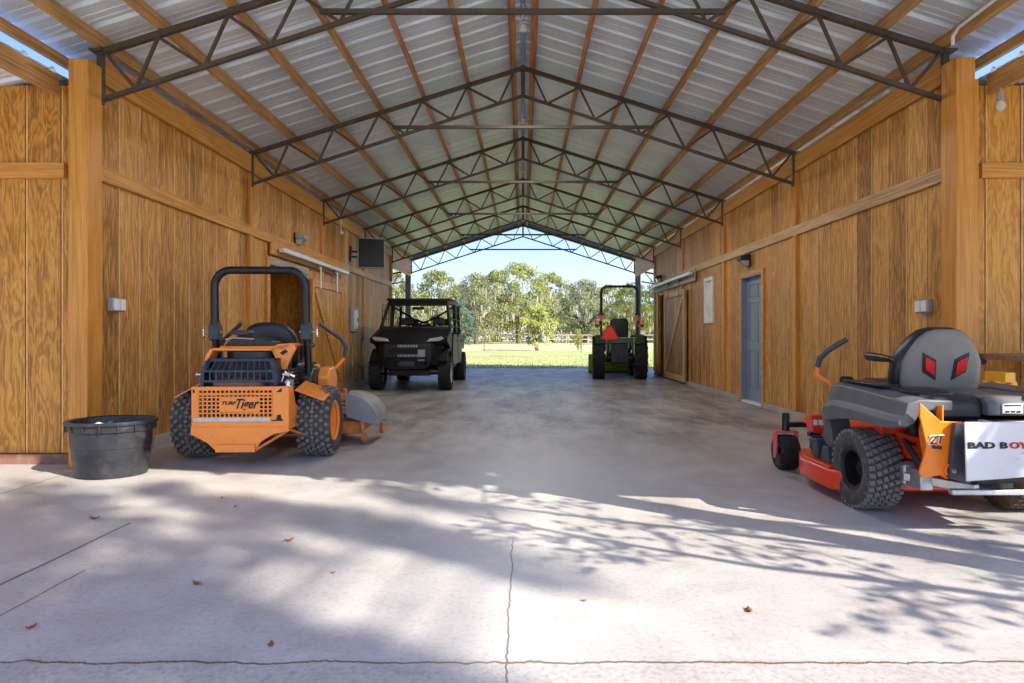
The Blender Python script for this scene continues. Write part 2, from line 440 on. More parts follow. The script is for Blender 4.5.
M['bush'] = leafmat('yellow_green_leaves', S(126,136,54), S(164,170,84), S(194,196,120))
M['moss'] = leafmat('hanging_moss', S(150,148,126), S(186,182,160), S(212,208,190))
# ------------------------------------------------------------------ the building
W = 3.66                      # half width of the drive-through
Y0, BAY = 5.49, 3.05          # first truss line, bay length
YT = [2.06] + [Y0+BAY*i for i in range(6)]     # truss lines (the first stands in front of the view)
YW = Y0+4*BAY                 # far end of the side walls, 17.69
YE = Y0+5*BAY                 # last truss, 20.74
YF, YR = 1.5, 21.15           # roof from / to
TOP0, SL = 4.69, 1.15/3.66    # top chord height at the ridge, slope
def ztop(x): return TOP0-SL*abs(x)

# floor slab
mb = MB(); mb.bx(-16, 16, -9, 21.0, -0.15, 0.0)
mb.build('floor', M['concrete'], kind='structure', smooth=0)
mb = MB(); mb.bx(-90, 90, -60, -9, -0.2, -0.03)
mb.build('ground_gravel', simple('pale_gravel', S(196,188,172), 0.9, var=0.15, scale=1.5), kind='structure', smooth=0)

# lawn and pasture
def ground_sheet(name, x0, x1, y0, y1, nx, ny, mat, amp, z=-0.04):
    mb = MB(); r = random.Random(3)
    vs = []; fs = []
    for j in range(ny+1):
        for i in range(nx+1):
            x = x0+(x1-x0)*i/nx; y = y0+(y1-y0)*j/ny
            e = 0 if j == 0 else amp
            vs.append((x, y, z+e*(math.sin(x*0.21+y*0.13)*0.5+math.sin(x*0.07-y*0.11)*0.7)))
    for j in range(ny):
        for i in range(nx):
            a = j*(nx+1)+i; fs.append((a, a+1, a+nx+2, a+nx+1))
    mb.add(vs, fs)
    return mb.build(name, mat, kind='structure', smooth=180)
ground_sheet('lawn_field', -90, 90, 21.0, 46, 60, 14, M['lawn'], 0.03)
ground_sheet('pasture_field', -160, 160, 46, 220, 40, 30, M['pasture'], 0.04)
mb = MB(); mb.bx(-90, -16, -9, 21.0, -0.2, -0.04); mb.build('lawn_west', M['lawn'], kind='structure')
mb = MB(); mb.bx(16, 90, -9, 21.0, -0.2, -0.04); mb.build('lawn_east', M['lawn'], kind='structure')

# grooved plywood walls ------------------------------------------------------
GR = 0.3048
def board_wall(name, axis, pos, sgn, a0, a1, z0, z1, mat, holes=(), th=0.05):
    """axis 'y': wall along y at x=pos, front face towards sgn*x; axis 'x': wall along x at y=pos, front towards sgn*y"""
    mb = MB()
    def put(p0, p1, q0, q1, d0, d1, mi=0):
        if axis == 'y': mb.bx(pos+d0*sgn, pos+d1*sgn, p0, p1, q0, q1, mi)
        else: mb.bx(p0, p1, pos+d0*sgn, pos+d1*sgn, q0, q1, mi)
    cuts = sorted({a0, a1} | {GR*k for k in range(-100, 100) if a0 < GR*k < a1} | {h for H in holes for h in H[:2] if a0 < h < a1})
    for p0, p1 in zip(cuts, cuts[1:]):
        mid = (p0+p1)/2; zs = [(z0, z1)]
        for (h0, h1, hz0, hz1) in holes:
            if h0 < mid < h1:
                nz = []
                for (a, b) in zs:
                    if hz0 > a: nz.append((a, min(b, hz0)))
                    if hz1 < b: nz.append((max(a, hz1), b))
                zs = nz
        onk0 = abs(p0/GR-round(p0/GR)) < 1e-4; onk1 = abs(p1/GR-round(p1/GR)) < 1e-4
        g0 = 0.019 if onk0 else 0; g1 = 0.006 if onk1 else 0
        for a, b in zs:
            put(p0, p1, a, b, -th, -0.012)
            if onk0: put(p0+0.006, p0+0.0185, a, b, -0.012, 0.002, 1)
            put(p0+g0, p1-g1, a, b, -0.012, 0)
    return mb.build(name, [mat, M['seam']], kind='structure', smooth=0)
# openings
LD = (9.2, 10.78, 0.0, 2.12)           # left doorway behind the sliding door track
RD = (9.75, 10.66, 0.0, 2.05)          # blue door
RW = (12.33, 12.80, 1.38, 2.18)        # narrow window
RS = (16.15, 17.25, 0.0, 2.15)         # right sliding door opening
WT = 3.46
board_wall('wall_left', 'y', -W, 1, Y0, YW, 0.02, WT, M['wall'], [LD])
board_wall('wall_right', 'y', W, -1, Y0, YW, 0.02, WT, M['wall'], [RD, RW, RS])
board_wall('wall_front_left', 'x', Y0, -1, -8.3, -W-0.06, 0.09, 3.24, M['wallf'])
board_wall('wall_front_right', 'x', Y0, -1, W+0.06, 8.3, 0.09, 3.24, M['wallf'])
# rooms behind the walls, so the openings show a real inside
def inner_room(sx, y0, y1, tag_):
    mb = MB(); xo = sx*(W+1.3)
    mb.bx(xo, xo+sx*0.05, y0, y1, 0.0, 2.5); mb.bx(sx*(W+0.05), xo, y0-0.05, y0, 0, 2.5); mb.bx(sx*(W+0.05), xo, y1, y1+0.05, 0, 2.5)
    mb.bx(sx*(W+0.05), xo, y0, y1, 2.45, 2.5)
    mb.build('wall_inner_'+tag_, M['wallf'], kind='structure', smooth=0)
inner_room(-1, 8.8, 11.2, 'left'); inner_room(1, 15.6, 17.6, 'right')
board_wall('wall_side_left', 'y', -8.3, -1, Y0, YW, 0.0, 2.4, M['wallfar'])
board_wall('wall_side_right', 'y', 8.3, 1, Y0, YW, 0.0, 2.4, M['wallfar'])
board_wall('wall_back_left', 'x', YW, 1, -8.3, -W-0.0, 0.0, 3.2, M['wallfar'])
board_wall('wall_back_right', 'x', YW, 1, W, 8.3, 0.0, 3.2, M['wallfar'])

# roof sheets ----------------------------------------------------------------
def ribbed(name, x0, z0, x1, z1, ya, yb, parent=None):
    pitch = 0.3048; prof = []
    y = ya
    while y < yb:
        for dy, dz in ((0, 0), (0.075, 0), (0.082, 0.005), (0.098, 0.005), (0.105, 0), (0.150, 0), (0.157, 0.005), (0.173, 0.005), (0.180, 0), (0.218, 0), (0.238, 0.030), (0.266, 0.030), (0.286, 0)):
            if y+dy <= yb: prof.append((y+dy, dz))
        y += pitch
    prof.append((yb, 0))
    mb = MB(); n = len(prof)
    th = 0.0015
    for (x, z) in ((x0, z0), (x1, z1)):
        mb.v += [(x, p, z+dz) for p, dz in prof]
    for i in range(n-1):
        mb.f.append((i, i+1, n+i+1, n+i)); mb.m.append(0)
    o = mb.build(name, M['roof'], parent, smooth=0, kind='structure')
    s = o.modifiers.new('thickness', 'SOLIDIFY'); s.thickness = 0.0012; s.offset = 1
    return o
PO = 0.156     # roof sheet sits on purlins, this far over the top chord line
XE = 4.07
for sx, nm in ((-1, 'left'), (1, 'right')):
    ribbed('ceiling_'+nm, 0.03*sx, ztop(0)+PO, XE*sx, ztop(XE)+PO, YF, YR)
    # lean-to roofs, lower and flatter
    ribbed('ceiling_lean_to_'+nm, 3.97*sx, 3.335, 8.6*sx, 2.42, YF, YR)
# ridge cap
mb = MB()
for sx in (-1, 1):
    mb.add([(0, YF, TOP0+PO+0.06), (0, YR, TOP0+PO+0.06), (sx*0.2, YR, TOP0+PO-0.01), (sx*0.2, YF, TOP0+PO-0.01)], [(0,1,2,3)])
o = mb.build('trim_ridge_cap', M['fascia'], kind='structure', smooth=0)
s_ = o.modifiers.new('thickness', 'SOLIDIFY'); s_.thickness = 0.002
# far rake fascia
mb = MB()
for sx in (-1, 1):
    mb.prism([(0, TOP0+PO+0.03), (sx*XE, ztop(XE)+PO+0.03), (sx*XE, ztop(XE)+PO-0.16), (0, TOP0+PO-0.16)], 'y', YR, YR+0.03)
mb.build('trim_rake_far', M['fascia'], kind='structure', smooth=0)

# purlins: one thing each ----------------------------------------------------
PX = [0.13, 0.75, 1.35, 1.93, 2.53, 3.13, 3.64]
ordn = ['beside the ridge', 'second down from the ridge', 'third down from the ridge', 'fourth down from the ridge', 'fifth down from the ridge', 'sixth down from the ridge', 'lowest, resting along the top of the wall']
for sx, side in ((-1, 'television'), (1, 'blue door')):
    for i, x in enumerate(PX):
        tilt = math.atan(SL)*sx
        mb = MB(); mb.box((0, 0, 0), (0.046 if i else 0.05, YR-YF, 0.138))
        o = mb.build('roof_purlin', M['purlinr'] if i in (0, 1, 2) else M['purlin'], bevel=0.004)
        o.location = (sx*x, (YF+YR)/2, ztop(x)+0.083); o.rotation_euler = (0, tilt, 0)
        tag(o, 'wooden roof purlin on the %s side, %s' % (side, ordn[i]), 'roof beam', 'purlins under the metal roof')
    mb = MB(); mb.box((0, 0, 0), (0.045, YR-YF, 0.09))
    o = mb.build('eave_purlin', M['purlin'], bevel=0.004); o.location = (sx*3.99, (YF+YR)/2, 3.475)
    tag(o, 'wooden eave board outside the wall top on the %s side' % side, 'roof beam')
    mb = MB(); mb.box((0, 0, 0), (0.05, Y0-0.06-YF, 0.17))
    o = mb.build('lean_to_beam', M['purlin'], bevel=0.004); o.location = (sx*3.96, (YF+Y0-0.06)/2, 3.22)
    tag(o, 'wooden beam carrying the lower side roof beyond the %s wall' % side, 'roof beam')
    for k, x in enumerate((5.3, 6.6, 7.9)):
        mb = MB(); mb.box((0, 0, 0), (0.045, YR-YF, 0.09))
        o = mb.build('lean_to_purlin', M['purlin'], bevel=0.004); o.location = (sx*x, (YF+YR)/2, 3.30-0.2013*(x-3.93)); o.rotation_euler = (0, sx*0.2, 0)
        tag(o, 'purlin under the low side roof on the %s side, %s out from the wall' % (side, ('first', 'second', 'third')[k]), 'roof beam', 'side roof purlins')

# wall-top beams, ledgers, battens, base boards ------------------------------
def T(n, mb, mat, bevel=0.003):
    return mb.build('trim_%d' % n, mat, kind='structure', bevel=bevel)
tn = 1
for sx in (-1, 1):
    mb = MB(); mb.bx(sx*(W-0.045), sx*(W+0.0), Y0-0.0, YE, 3.27, 3.50); T(tn, mb, M['beamy']); tn += 1      # eave beam
    mb = MB(); mb.bx(sx*(W-0.035), sx*W, Y0+0.02, YW, 2.43, 2.56); T(tn, mb, M['raily'] if sx > 0 else M['beamy']); tn += 1  # ledger
    mb = MB()
    mb.bx(sx*(W+0.25), sx*8.2, Y0-0.04, Y0, 2.44, 2.57); T(tn, mb, M['beamx']); tn += 1                     # ledger on the front walls
    # vertical battens at truss lines
    for i in range(1, 5):
        y = Y0+BAY*i
        mb = MB(); mb.bx(sx*(W-0.045), sx*W, y-0.05, y+0.05, 0.10, 2.425); mb.bx(sx*(W-0.045), sx*W, y-0.05, y+0.05, 2.565, 3.26)
        T(tn, mb, M['beamg'] if i < 3 else M['raily']); tn += 1
for sx in (-1, 1):
    mb = MB(); mb.bx(sx*(W-0.045), sx*W, YW+0.01, YE-0.09, 2.98, 3.265); T(tn, mb, M['beamy']); tn += 1  # right-hand beam added to stop sun leaking in under the eave
# base boards
for nm, sx, segs in (('left', -1, [(Y0, 9.2), (10.78, YW)]), ('right', 1, [(Y0, 9.68), (10.73, 16.15), (17.25, YW)])):
    mb = MB()
    for a, b in segs: mb.bx(sx*(W-0.04), sx*W, a, b, 0.0, 0.10 if nm == 'left' else 0.08)
    mb.build('baseboard_'+nm, M['baseb'] if nm == 'right' else M['baseb'], kind='structure', bevel=0.003)
    mb = MB(); mb.bx(sx*(W+0.06), sx*8.3, Y0-0.05, Y0+0.03, 0.0, 0.085)
    mb.build('baseboard_front_'+nm, M['baser'], kind='structure', bevel=0.003)

# posts ----------------------------------------------------------------------
def post(x, y, w, d, h, mat, label, cap=None):
    r = empty('timber_post' if mat is M['beamg'] else 'steel_post', (x, y, 0))
    mb = MB(); mb.bx(-w/2, w/2, -d/2, d/2, 0, h); mb.build('shaft', mat, r, bevel=0.006)
    if cap: cap(r, w, d, h)
    return tag(r, label, 'post')
def sidepiece(sx):
    def f(r, w, d, h):
        mb = MB(); mb.bx(sx*(w/2), sx*(w/2+0.05), -d/2+0.03, d/2, 0, h-0.17); mb.build('side_plank', M['beamg'], r, bevel=0.004)
    return f
post(-3.68, 5.385, 0.16, 0.19, 3.385, M['beamg'], 'thick golden timber post at the near wall corner behind the black tub')
post(3.66, 5.385, 0.16, 0.19, 3.40, M['beamg'], 'thick golden timber post at the near wall corner beside the red zero-turn mower', sidepiece(1))
for sx, q in ((-1, 'behind the utility vehicle'), (1, 'beside the green tractor')):
    post(sx*3.72, YE, 0.16, 0.16, 3.50, M['postst'], 'grey post at the far opening of the barn, %s' % q)
    post(sx*3.66, 2.06, 0.17, 0.17, 3.50, M['beamg'], 'timber post of the open porch on the %s side' % ('television', 'blue door')[sx > 0])

# trusses --------------------------------------------------------------------
def zbot(x): return 4.29-0.325*abs(x)
def make_truss():
    r = empty('roof_truss', (0, 0, 0))
    st = M['steel']
    xe = 3.635
    for sx in (-1, 1):
        mb = MB(); mb.beam((0, 0, TOP0-0.03), (sx*xe, 0, ztop(xe)-0.03), 0.055, 0.048); mb.build('top_chord', st, r, bevel=0.003)
        mb = MB(); mb.beam((0, 0, zbot(0)), (sx*xe, 0, zbot(xe)), 0.04, 0.036); mb.build('bottom_chord', st, r, bevel=0.003)
        mb = MB(); mb.beam((sx*(xe-0.015), 0, zbot(xe)-0.03), (sx*(xe-0.015), 0, ztop(xe)), 0.045, 0.05); mb.build('end_post', st, r, bevel=0.003)
        mb = MB(); mb.box((sx*xe, 0, ztop(xe)-0.02), (0.11, 0.12, 0.02)); mb.build('end_plate', st, r, bevel=0.002)
        tops = [0.13, 0.75, 1.35, 1.93, 2.53, 3.13, 3.58]; bots = [0.32, 0.96, 1.57, 2.16, 2.73, 3.32]
        for k in range(6):
            a, b, c = tops[k], bots[k], tops[k+1]
            mb = MB(); mb.beam((sx*a, 0, ztop(a)-0.05), (sx*b, 0, zbot(b)), 0.024, 0.024); mb.build('web_rod', st, r)
            mb = MB(); mb.beam((sx*b, 0, zbot(b)), (sx*c, 0, ztop(c)-0.05), 0.028, 0.026); mb.build('web_angle', st, r)
    mb = MB(); mb.beam((0, 0, zbot(0)), (0, 0, TOP0), 0.06, 0.05); mb.build('king_post', st, r, bevel=0.003)
    mb = MB(); mb.bx(-1.74, 1.74, -0.027, 0.015, 3.85, 3.89); mb.build('tie_bar', st, r, bevel=0.003)
    return r
tl = ['steel roof truss of the open porch in front of the walls', 'steel roof truss between the two near timber posts, first of the walled bays',
      'second steel roof truss in from the near timber posts', 'third steel roof truss in from the near timber posts',
      'fourth steel roof truss in, just before the television', 'steel roof truss at the far ends of the wooden walls', 'last steel truss, framed against the sky at the far opening']
tr0 = make_truss()
for i, y in enumerate(YT):
    t = tr0 if i == 0 else copy_tree(tr0)
    t.location = (0, y, 0); tag(t, tl[i], 'roof truss', 'steel trusses under the barn roof')
# small side trusses of the lean-tos seen past the wall ends
def side_truss():
    r = empty('side_truss', (0, 0, 0)); st = M['steel']
    mb = MB(); mb.beam((0, 0, 3.16), (4.4, 0, 2.30), 0.05, 0.05); mb.build('top_chord', st, r, bevel=0.003)
    mb = MB(); mb.beam((0, 0, 2.83), (4.4, 0, 2.02), 0.04, 0.04); mb.build('bottom_chord', st, r, bevel=0.003)
    for k in range(7):
        a = 0.1+0.6*k; zt = 3.16-0.1955*a; b = a+0.3; zb = 2.83-0.184*b; c = a+0.6
        mb = MB(); mb.beam((a, 0, zt), (b, 0, zb), 0.024, 0.024); mb.beam((b, 0, zb), (c, 0, 3.16-0.1955*c), 0.024, 0.024); mb.build('web_rod', st, r)
    return r
sd = side_truss()
sd.location = (3.84, YE, 0); tag(sd, 'small steel side truss beyond the wall with the blue door', 'roof truss', 'side trusses')
s2 = copy_tree(sd); s2.location = (-3.84, YE, 0); s2.rotation_euler = (0, 0, PI); tag(s2, 'small steel side truss beyond the wall with the television', 'roof truss', 'side trusses')

# blue panel door ------------------------------------------------------------
d = empty('door_1', (W, 0, 0)); d['kind'] = 'structure'
y0, y1, zt = 9.75, 10.66, 2.05
mb = MB()
for a, b in ((y0-0.07, y0), (y1, y1+0.07)): mb.bx(-0.035, 0.0, a, b, 0, zt+0.07)
mb.bx(-0.035, 0.0, y0, y1, zt, zt+0.07); mb.build('casing', M['beamy'], d, bevel=0.003)
mb = MB()
for a, b in ((y0, y0+0.02), (y1-0.02, y1)): mb.bx(-0.03, 0.14, a, b, 0, zt)
mb.bx(-0.03, 0.14, y0+0.02, y1-0.02, zt-0.02, zt); mb.build('jamb', M['blue'], d, bevel=0.002)
mb = MB(); mb.bx(-0.03, 0.14, y0, y1, 0.0, 0.03); mb.build('threshold', M['white'], d, bevel=0.003)
mb = MB(); a0, a1 = y0+0.02, y1-0.02
mb.bx(0.075, 0.11, a0, a1, 0.03, zt-0.02)
xs = 0.07
# stiles and rails standing proud, six raised panels
cm = (a0+a1)/2
for a, b in ((a0, a0+0.11), (cm-0.045, cm+0.045), (a1-0.11, a1)): mb.bx(0.062, 0.076, a, b, 0.03, zt-0.02)
rails = [(0.03, 0.22), (0.85, 0.98), (1.62, 1.70), (zt-0.13, zt-0.02)]
for z0_, z1_ in rails:
    for a, b in ((a0+0.11, cm-0.045), (cm+0.045, a1-0.11)): mb.bx(0.062, 0.076, a, b, z0_, z1_)
for (za, zb) in ((0.22, 0.85), (0.98, 1.62), (1.70, zt-0.13)):
    for a, b in ((a0+0.11, cm-0.045), (cm+0.045, a1-0.11)): mb.bx(0.066, 0.078, a+0.03, b-0.03, za+0.03, zb-0.03)
mb.build('door_leaf', M['blue'], d, bevel=0.004)
mb = MB(); mb.lathe([(0.005,0.0),(0.028,0.0),(0.028,-0.01),(0.012,-0.012),(0.012,-0.035),(0.028,-0.045),(0.028,-0.062),(0.01,-0.07)], (0.062, y0+0.09, 0.95), 'x', 16)
mb.build('door_knob', M['chrome'], d)
# window ---------------------------------------------------------------------
w_ = empty('window_1', (W, 0, 0)); w_['kind'] = 'structure'
mb = MB(); a, b, z0_, z1_ = RW
mb.bx(-0.03, 0.05, a-0.05, a+0.02, z0_-0.05, z1_+0.05); mb.bx(-0.03, 0.05, b-0.02, b+0.05, z0_-0.05, z1_+0.05)
mb.bx(-0.03, 0.05, a+0.02, b-0.02, z0_-0.05, z0_+0.02); mb.bx(-0.03, 0.05, a+0.02, b-0.02, z1_-0.02, z1_+0.05)
mb.build('window_frame', M['white'], w_, bevel=0.003)
mb = MB(); mb.bx(0.01, 0.02, a+0.02, b-0.02, z0_+0.02, z1_-0.02); mb.build('window_pane', M['frost'], w_)

# sliding barn doors ---------------------------------------------------------
def sliding_door(name, sx, y0, y1, zt, brace, label, facemat, edge):
    x = sx*(W-0.06); r = empty(name, (x, (y0+y1)/2, 0)); L = (y1-y0)/2; t = -sx
    def Bx(mb, a, b, z0, z1, d0, d1): mb.bx(t*d0, t*d1, a, b, z0, z1)
    mb = MB(); k = -L
    while k < L-0.01:
        e = min(k+0.2, L); Bx(mb, k+0.003, e-0.003, 0.06, zt, 0.0, 0.03); Bx(mb, k, e, 0.06, zt, -0.01, 0.0); k = e
    mb.build('door_board', facemat, r, smooth=0)
    mb = MB()
    Bx(mb, -L, -L+0.1, 0.06, zt, 0.03, 0.055); Bx(mb, L-0.1, L, 0.06, zt, 0.03, 0.055)
    Bx(mb, -L+0.1, L-0.1, zt-0.12, zt, 0.03, 0.055); Bx(mb, -L+0.1, L-0.1, 0.06, 0.18, 0.03, 0.055)
    mb.build('door_frame', edge, r, bevel=0.003)
    mb = MB(); a, b = brace
    mb.beam((t*0.045, a*(L-0.14), zt-0.16), (t*0.045, b*(L-0.14), 0.22), 0.03, 0.09, up=(0, 1, 0)); mb.build('door_brace', edge, r, bevel=0.003)
    for q in (-0.55, 0.55):
        mb = MB(); Bx(mb, q*L-0.03, q*L+0.03, zt-0.14, zt+0.22, 0.056, 0.064); mb.lathe([(0.045, t*0.03), (0.045, t*0.06)], (0, q*L, zt+0.24), 'x', 16)
        mb.build('hanger', M['track'] if sx < 0 else M['blackm'], r)
    return tag(r, label, 'barn door')
sliding_door('sliding_barn_door', -1, 10.80, 12.62, 2.05, (-1, 1), 'brown board sliding door hung from the white rail behind the orange mower', M['wall'], M['beamy'])
sliding_door('sliding_barn_door', 1, 14.12, 16.12, 2.12, (-1, 1), 'weathered sliding door with long diagonal brace near the green tractor', M['wallfar'], M['raily'])
def rail_track(sx, y0, y1, z, label, bw):
    r = empty('door_track', (sx*(W-0.035), (y0+y1)/2, z)); L = (y1-y0)/2; t = -sx
    mb = MB(); mb.bx(0, t*0.03, -L-0.2 if sx < 0 else -L, L-0.5 if sx < 0 else L, -0.08 if sx < 0 else -0.16, bw); mb.build('header_board', M['beamy'] if sx < 0 else M['greywood'], r, bevel=0.003)
    mb = MB(); mb.prism([(t*0.06, -0.03), (t*0.14, -0.03), (t*0.14, 0.035), (t*0.06, 0.035)], 'y', -L, L); mb.build('rail', M['track'], r, bevel=0.006)
    for k in range(5):
        y = -L+0.15+(2*L-0.3)*k/4
        mb = MB(); mb.bx(t*0.03, t*0.1, y-0.02, y+0.02, 0.035, 0.055); mb.bx(t*0.03, t*0.036, y-0.02, y+0.02, 0.0, 0.055); mb.build('bracket', M['blackm'], r, bevel=0.002)
    return tag(r, label, 'door rail')
rail_track(-1, 9.35, 12.85, 2.34, 'long white sliding door rail on the wall behind the orange mower', 0.10)
rail_track(1, 13.4, 17.5, 2.40, 'whitish sliding door rail over the braced door near the green tractor', 0.10)
# door opening casings
mb = MB()
mb.bx(-W, -W+0.03, 9.10, 9.2, 0, 2.22); mb.bx(-W, -W+0.03, 10.78, 10.86, 0, 2.12); 
mb.build('trim_40', M['beamy'], kind='structure', bevel=0.003)
mb = MB(); mb.bx(-W, -W+0.03, 9.2, 10.86, 2.12, 2.23); mb.build('trim_42', M['greywood'], kind='structure', bevel=0.003)
mb = MB(); mb.bx(W-0.03, W, 17.25, 17.35, 0, 2.2); mb.build('trim_41', M['beamg'], kind='structure', bevel=0.003)

# television -----------------------------------------------------------------
tv = empty('television', (-3.19, 13.45, 2.82), math.radians(16)); tv.rotation_euler = (math.radians(-5), 0, math.radians(16))
mb = MB(); mb.bx(-0.28, 0.28, 0.0, 0.05, -0.32, 0.32); mb.build('housing', M['black'], tv, bevel=0.01)
mb = MB(); mb.bx(-0.26, 0.26, -0.006, 0.0, -0.30, 0.30); mb.build('screen', M['screen'], tv, bevel=0.002)
mb = MB(); mb.bx(-0.28, -0.262, -0.012, 0.0, -0.32, 0.32); mb.bx(0.262, 0.28, -0.012, 0.0, -0.32, 0.32); mb.bx(-0.262, 0.262, -0.012, 0.0, -0.32, -0.302); mb.bx(-0.262, 0.262, -0.012, 0.0, 0.302, 0.32)
mb.build('bezel', M['greybox'], tv, bevel=0.002, label='thin pale bezel')
tag(tv, 'black television on a swing arm high on the wooden wall', 'television')
mb = MB(); mb.bx(-W, -W+0.03, 13.52, 13.62, 2.66, 2.98)
mb.tube([(-W+0.03, 13.57, 2.87), (-3.36, 13.66, 2.87), (-3.22, 13.50, 2.87)], 0.018); mb.tube([(-W+0.03, 13.57, 2.76), (-3.36, 13.66, 2.76), (-3.22, 13.50, 2.76)], 0.018)
o = mb.build('wall_mount_arm', M['blackm']); tag(o, 'black double swing arm holding the television to the wall', 'wall mount')
# wall lamps and boxes -------------------------------------------------------
def lantern(x, y, z, sx, label):
    r = empty('wall_lamp', (x, y, z)); t = -sx
    mb = MB(); mb.bx(0, t*0.03, -0.07, 0.07, -0.1, 0.1); mb.build('back_plate', M['black'], r, bevel=0.004)
    mb = MB(); mb.prism([(t*0.03, 0.1), (t*0.17, 0.06), (t*0.17, 0.0), (t*0.03, 0.0)], 'y', -0.1, 0.1); mb.build('hood', M['black'] if sx > 0 else M['greybox'], r, bevel=0.006)
    mb = MB(); mb.prism([(t*0.03, 0.0), (t*0.15, 0.0), (t*0.1, -0.09), (t*0.03, -0.09)], 'y', -0.08, 0.08); mb.build('lens', M['lens'], r, bevel=0.004)
    return tag(r, label, 'lamp')
lantern(-W+0.0, 10.3, 2.64, -1, 'grey flood lamp over the white rail behind the orange mower')
lantern(W-0.0, 10.35, 2.30, 1, 'dark wall lamp above the blue door')
lantern(W-0.035, 16.75, 2.57, 1, 'small dark wall lamp over the whitish rail near the green tractor')
def outlet(x, y, z, sx, label):
    r = empty('outlet_box', (x, y, z)); t = -sx
    mb = MB(); mb.bx(0, t*0.05, -0.09, 0.09, -0.06, 0.06); mb.build('box', M['greybox'], r, bevel=0.008)
    for s_ in (-1, 1):
        mb = MB(); mb.bx(t*0.05, t*0.064, s_*0.044-0.036, s_*0.044+0.036, -0.05, 0.05); mb.build('cover', M['white'], r, bevel=0.004)
    if sx > 0:
        mb = MB(); mb.tube([(t*0.015, -0.02, -0.06), (t*0.015, -0.02, -0.3)], 0.005); mb.build('cable', M['greybox'], r)
    return tag(r, label, 'electric box')
outlet(-W, 5.72, 1.37, -1, 'grey electric box on the plank wall above the black tub')
outlet(W, 5.80, 1.36, 1, 'grey electric box on the plank wall behind the red mower seat')
r = empty('fuse_box', (-W, 13.78, 1.43))
mb = MB(); mb.bx(0, 0.06, -0.25, 0.25, -0.26, 0.26); mb.build('case', M['greybox'], r, bevel=0.01)
mb = MB(); mb.bx(0.06, 0.072, -0.15, 0.15, -0.2, 0.2); mb.build('door', M['white'], r, bevel=0.006)
mb = MB(); mb.bx(0.072, 0.085, 0.08, 0.12, -0.04, 0.04); mb.build('latch', M['black'], r, bevel=0.003)
tag(r, 'flat grey metal box with pale door on the wall before the utility vehicle', 'electric box')
r = empty('hose_bib', (-W, 14.2, 0.42))
mb = MB(); mb.tube([(0, 0, 0), (0.09, 0, 0), (0.12, 0, -0.05)], 0.014); mb.lathe([(0.035, 0.0), (0.035, 0.015)], (0.06, 0, 0.03), 'z', 12); o = mb.build('valve', M['galv'], r)
tag(r, 'small metal tap low on the plank wall before the utility vehicle', 'tap')
# bulb hanging at the right
r = empty('hanging_bulb', (3.94, 5.28, 3.14))
mb = MB(); mb.tube([(0, 0, 0), (0, 0, -0.05)], 0.008); mb.lathe([(0.02, -0.05), (0.026, -0.06), (0.026, -0.1), (0.018, -0.105)], n=14); mb.build('socket', M['greybox'], r)
mb = MB(); mb.lathe([(0.014, -0.1), (0.022, -0.115), (0.034, -0.14), (0.036, -0.155), (0.028, -0.18), (0.01, -0.193)], n=16); mb.build('bulb', M['bulb'], r)
tag(r, 'bare glass bulb hanging below the side roof beam by the timber post', 'light bulb')
# hanging lamps by the left truss end
for (x, y, z, l) in ((-3.5, 12.3, 3.05, 'slim white hanging lamp at the wall top under the third truss'), (-3.5, 14.0, 2.95, 'slim hanging lamp at the wall top over the television')):
    r = empty('hanging_lamp', (x, y, z))
    mb = MB(); mb.tube([(0, 0, 0.3), (0, 0, 0.05)], 0.012); mb.build('stem', M['white'], r)
    mb = MB(); mb.lathe([(0.015, 0.06), (0.05, 0.03), (0.055, 0.0), (0.03, -0.02)], n=14); mb.build('shade', M['white'], r)
    tag(r, l, 'lamp')
# conduit up over the near right post
mb = MB(); mb.tube([(3.56, 5.30, 3.5), (3.56, 5.30, 3.57), (3.54, 5.2, 3.60), (3.50, 4.4, 3.60)], 0.013)
o = mb.build('conduit', M['white']); tag(o, 'bent white conduit rising from the timber post top by the bulb', 'pipe')
# ridge fixtures: coiled cable and round light sockets
for k, (y, l) in enumerate(((7.0, 'coiled pale cable and socket with added fill light at the ridge over the near aisle'), (10.07, 'socket with added fill light at the ridge between the second and third walled trusses'), (13.1, 'added socket and fill light at the ridge just before the television'))):
    r = empty('ridge_light', (0, y, 4.62))
    mb = MB(); mb.tube([(0, 0, 0.1), (0.01, 0, 0.0), (-0.02, 0.02, -0.06), (0.0, 0, -0.12)], 0.006); mb.build('cable', M['white'], r)
    mb = MB(); mb.tube([(0.05*math.cos(a*PI/5), 0.05*math.sin(a*PI/5), -0.15+0.004*a) for a in range(21)], 0.007, cap=True); mb.build('coil', M['bag'], r)
    mb = MB(); mb.lathe([(0.02, -0.12), (0.04, -0.14), (0.045, -0.19), (0.02, -0.2)], n=16); mb.build('socket', M['white'], r)
    lp = bpy.data.lights.new('ridge_fill_light', 'SPOT'); lp.energy = 105; lp.spot_size = math.radians(172); lp.spot_blend = 0.5; lp.shadow_soft_size = 0.05; lp.color = (1.0, 0.94, 0.88)  # spot added at each socket to lift the indoor brightness
    lo = bpy.data.objects.new('ridge_fill_light', lp); COL.objects.link(lo); lo.location = (0, y, 4.34)
    tag(r, l, 'light fitting')

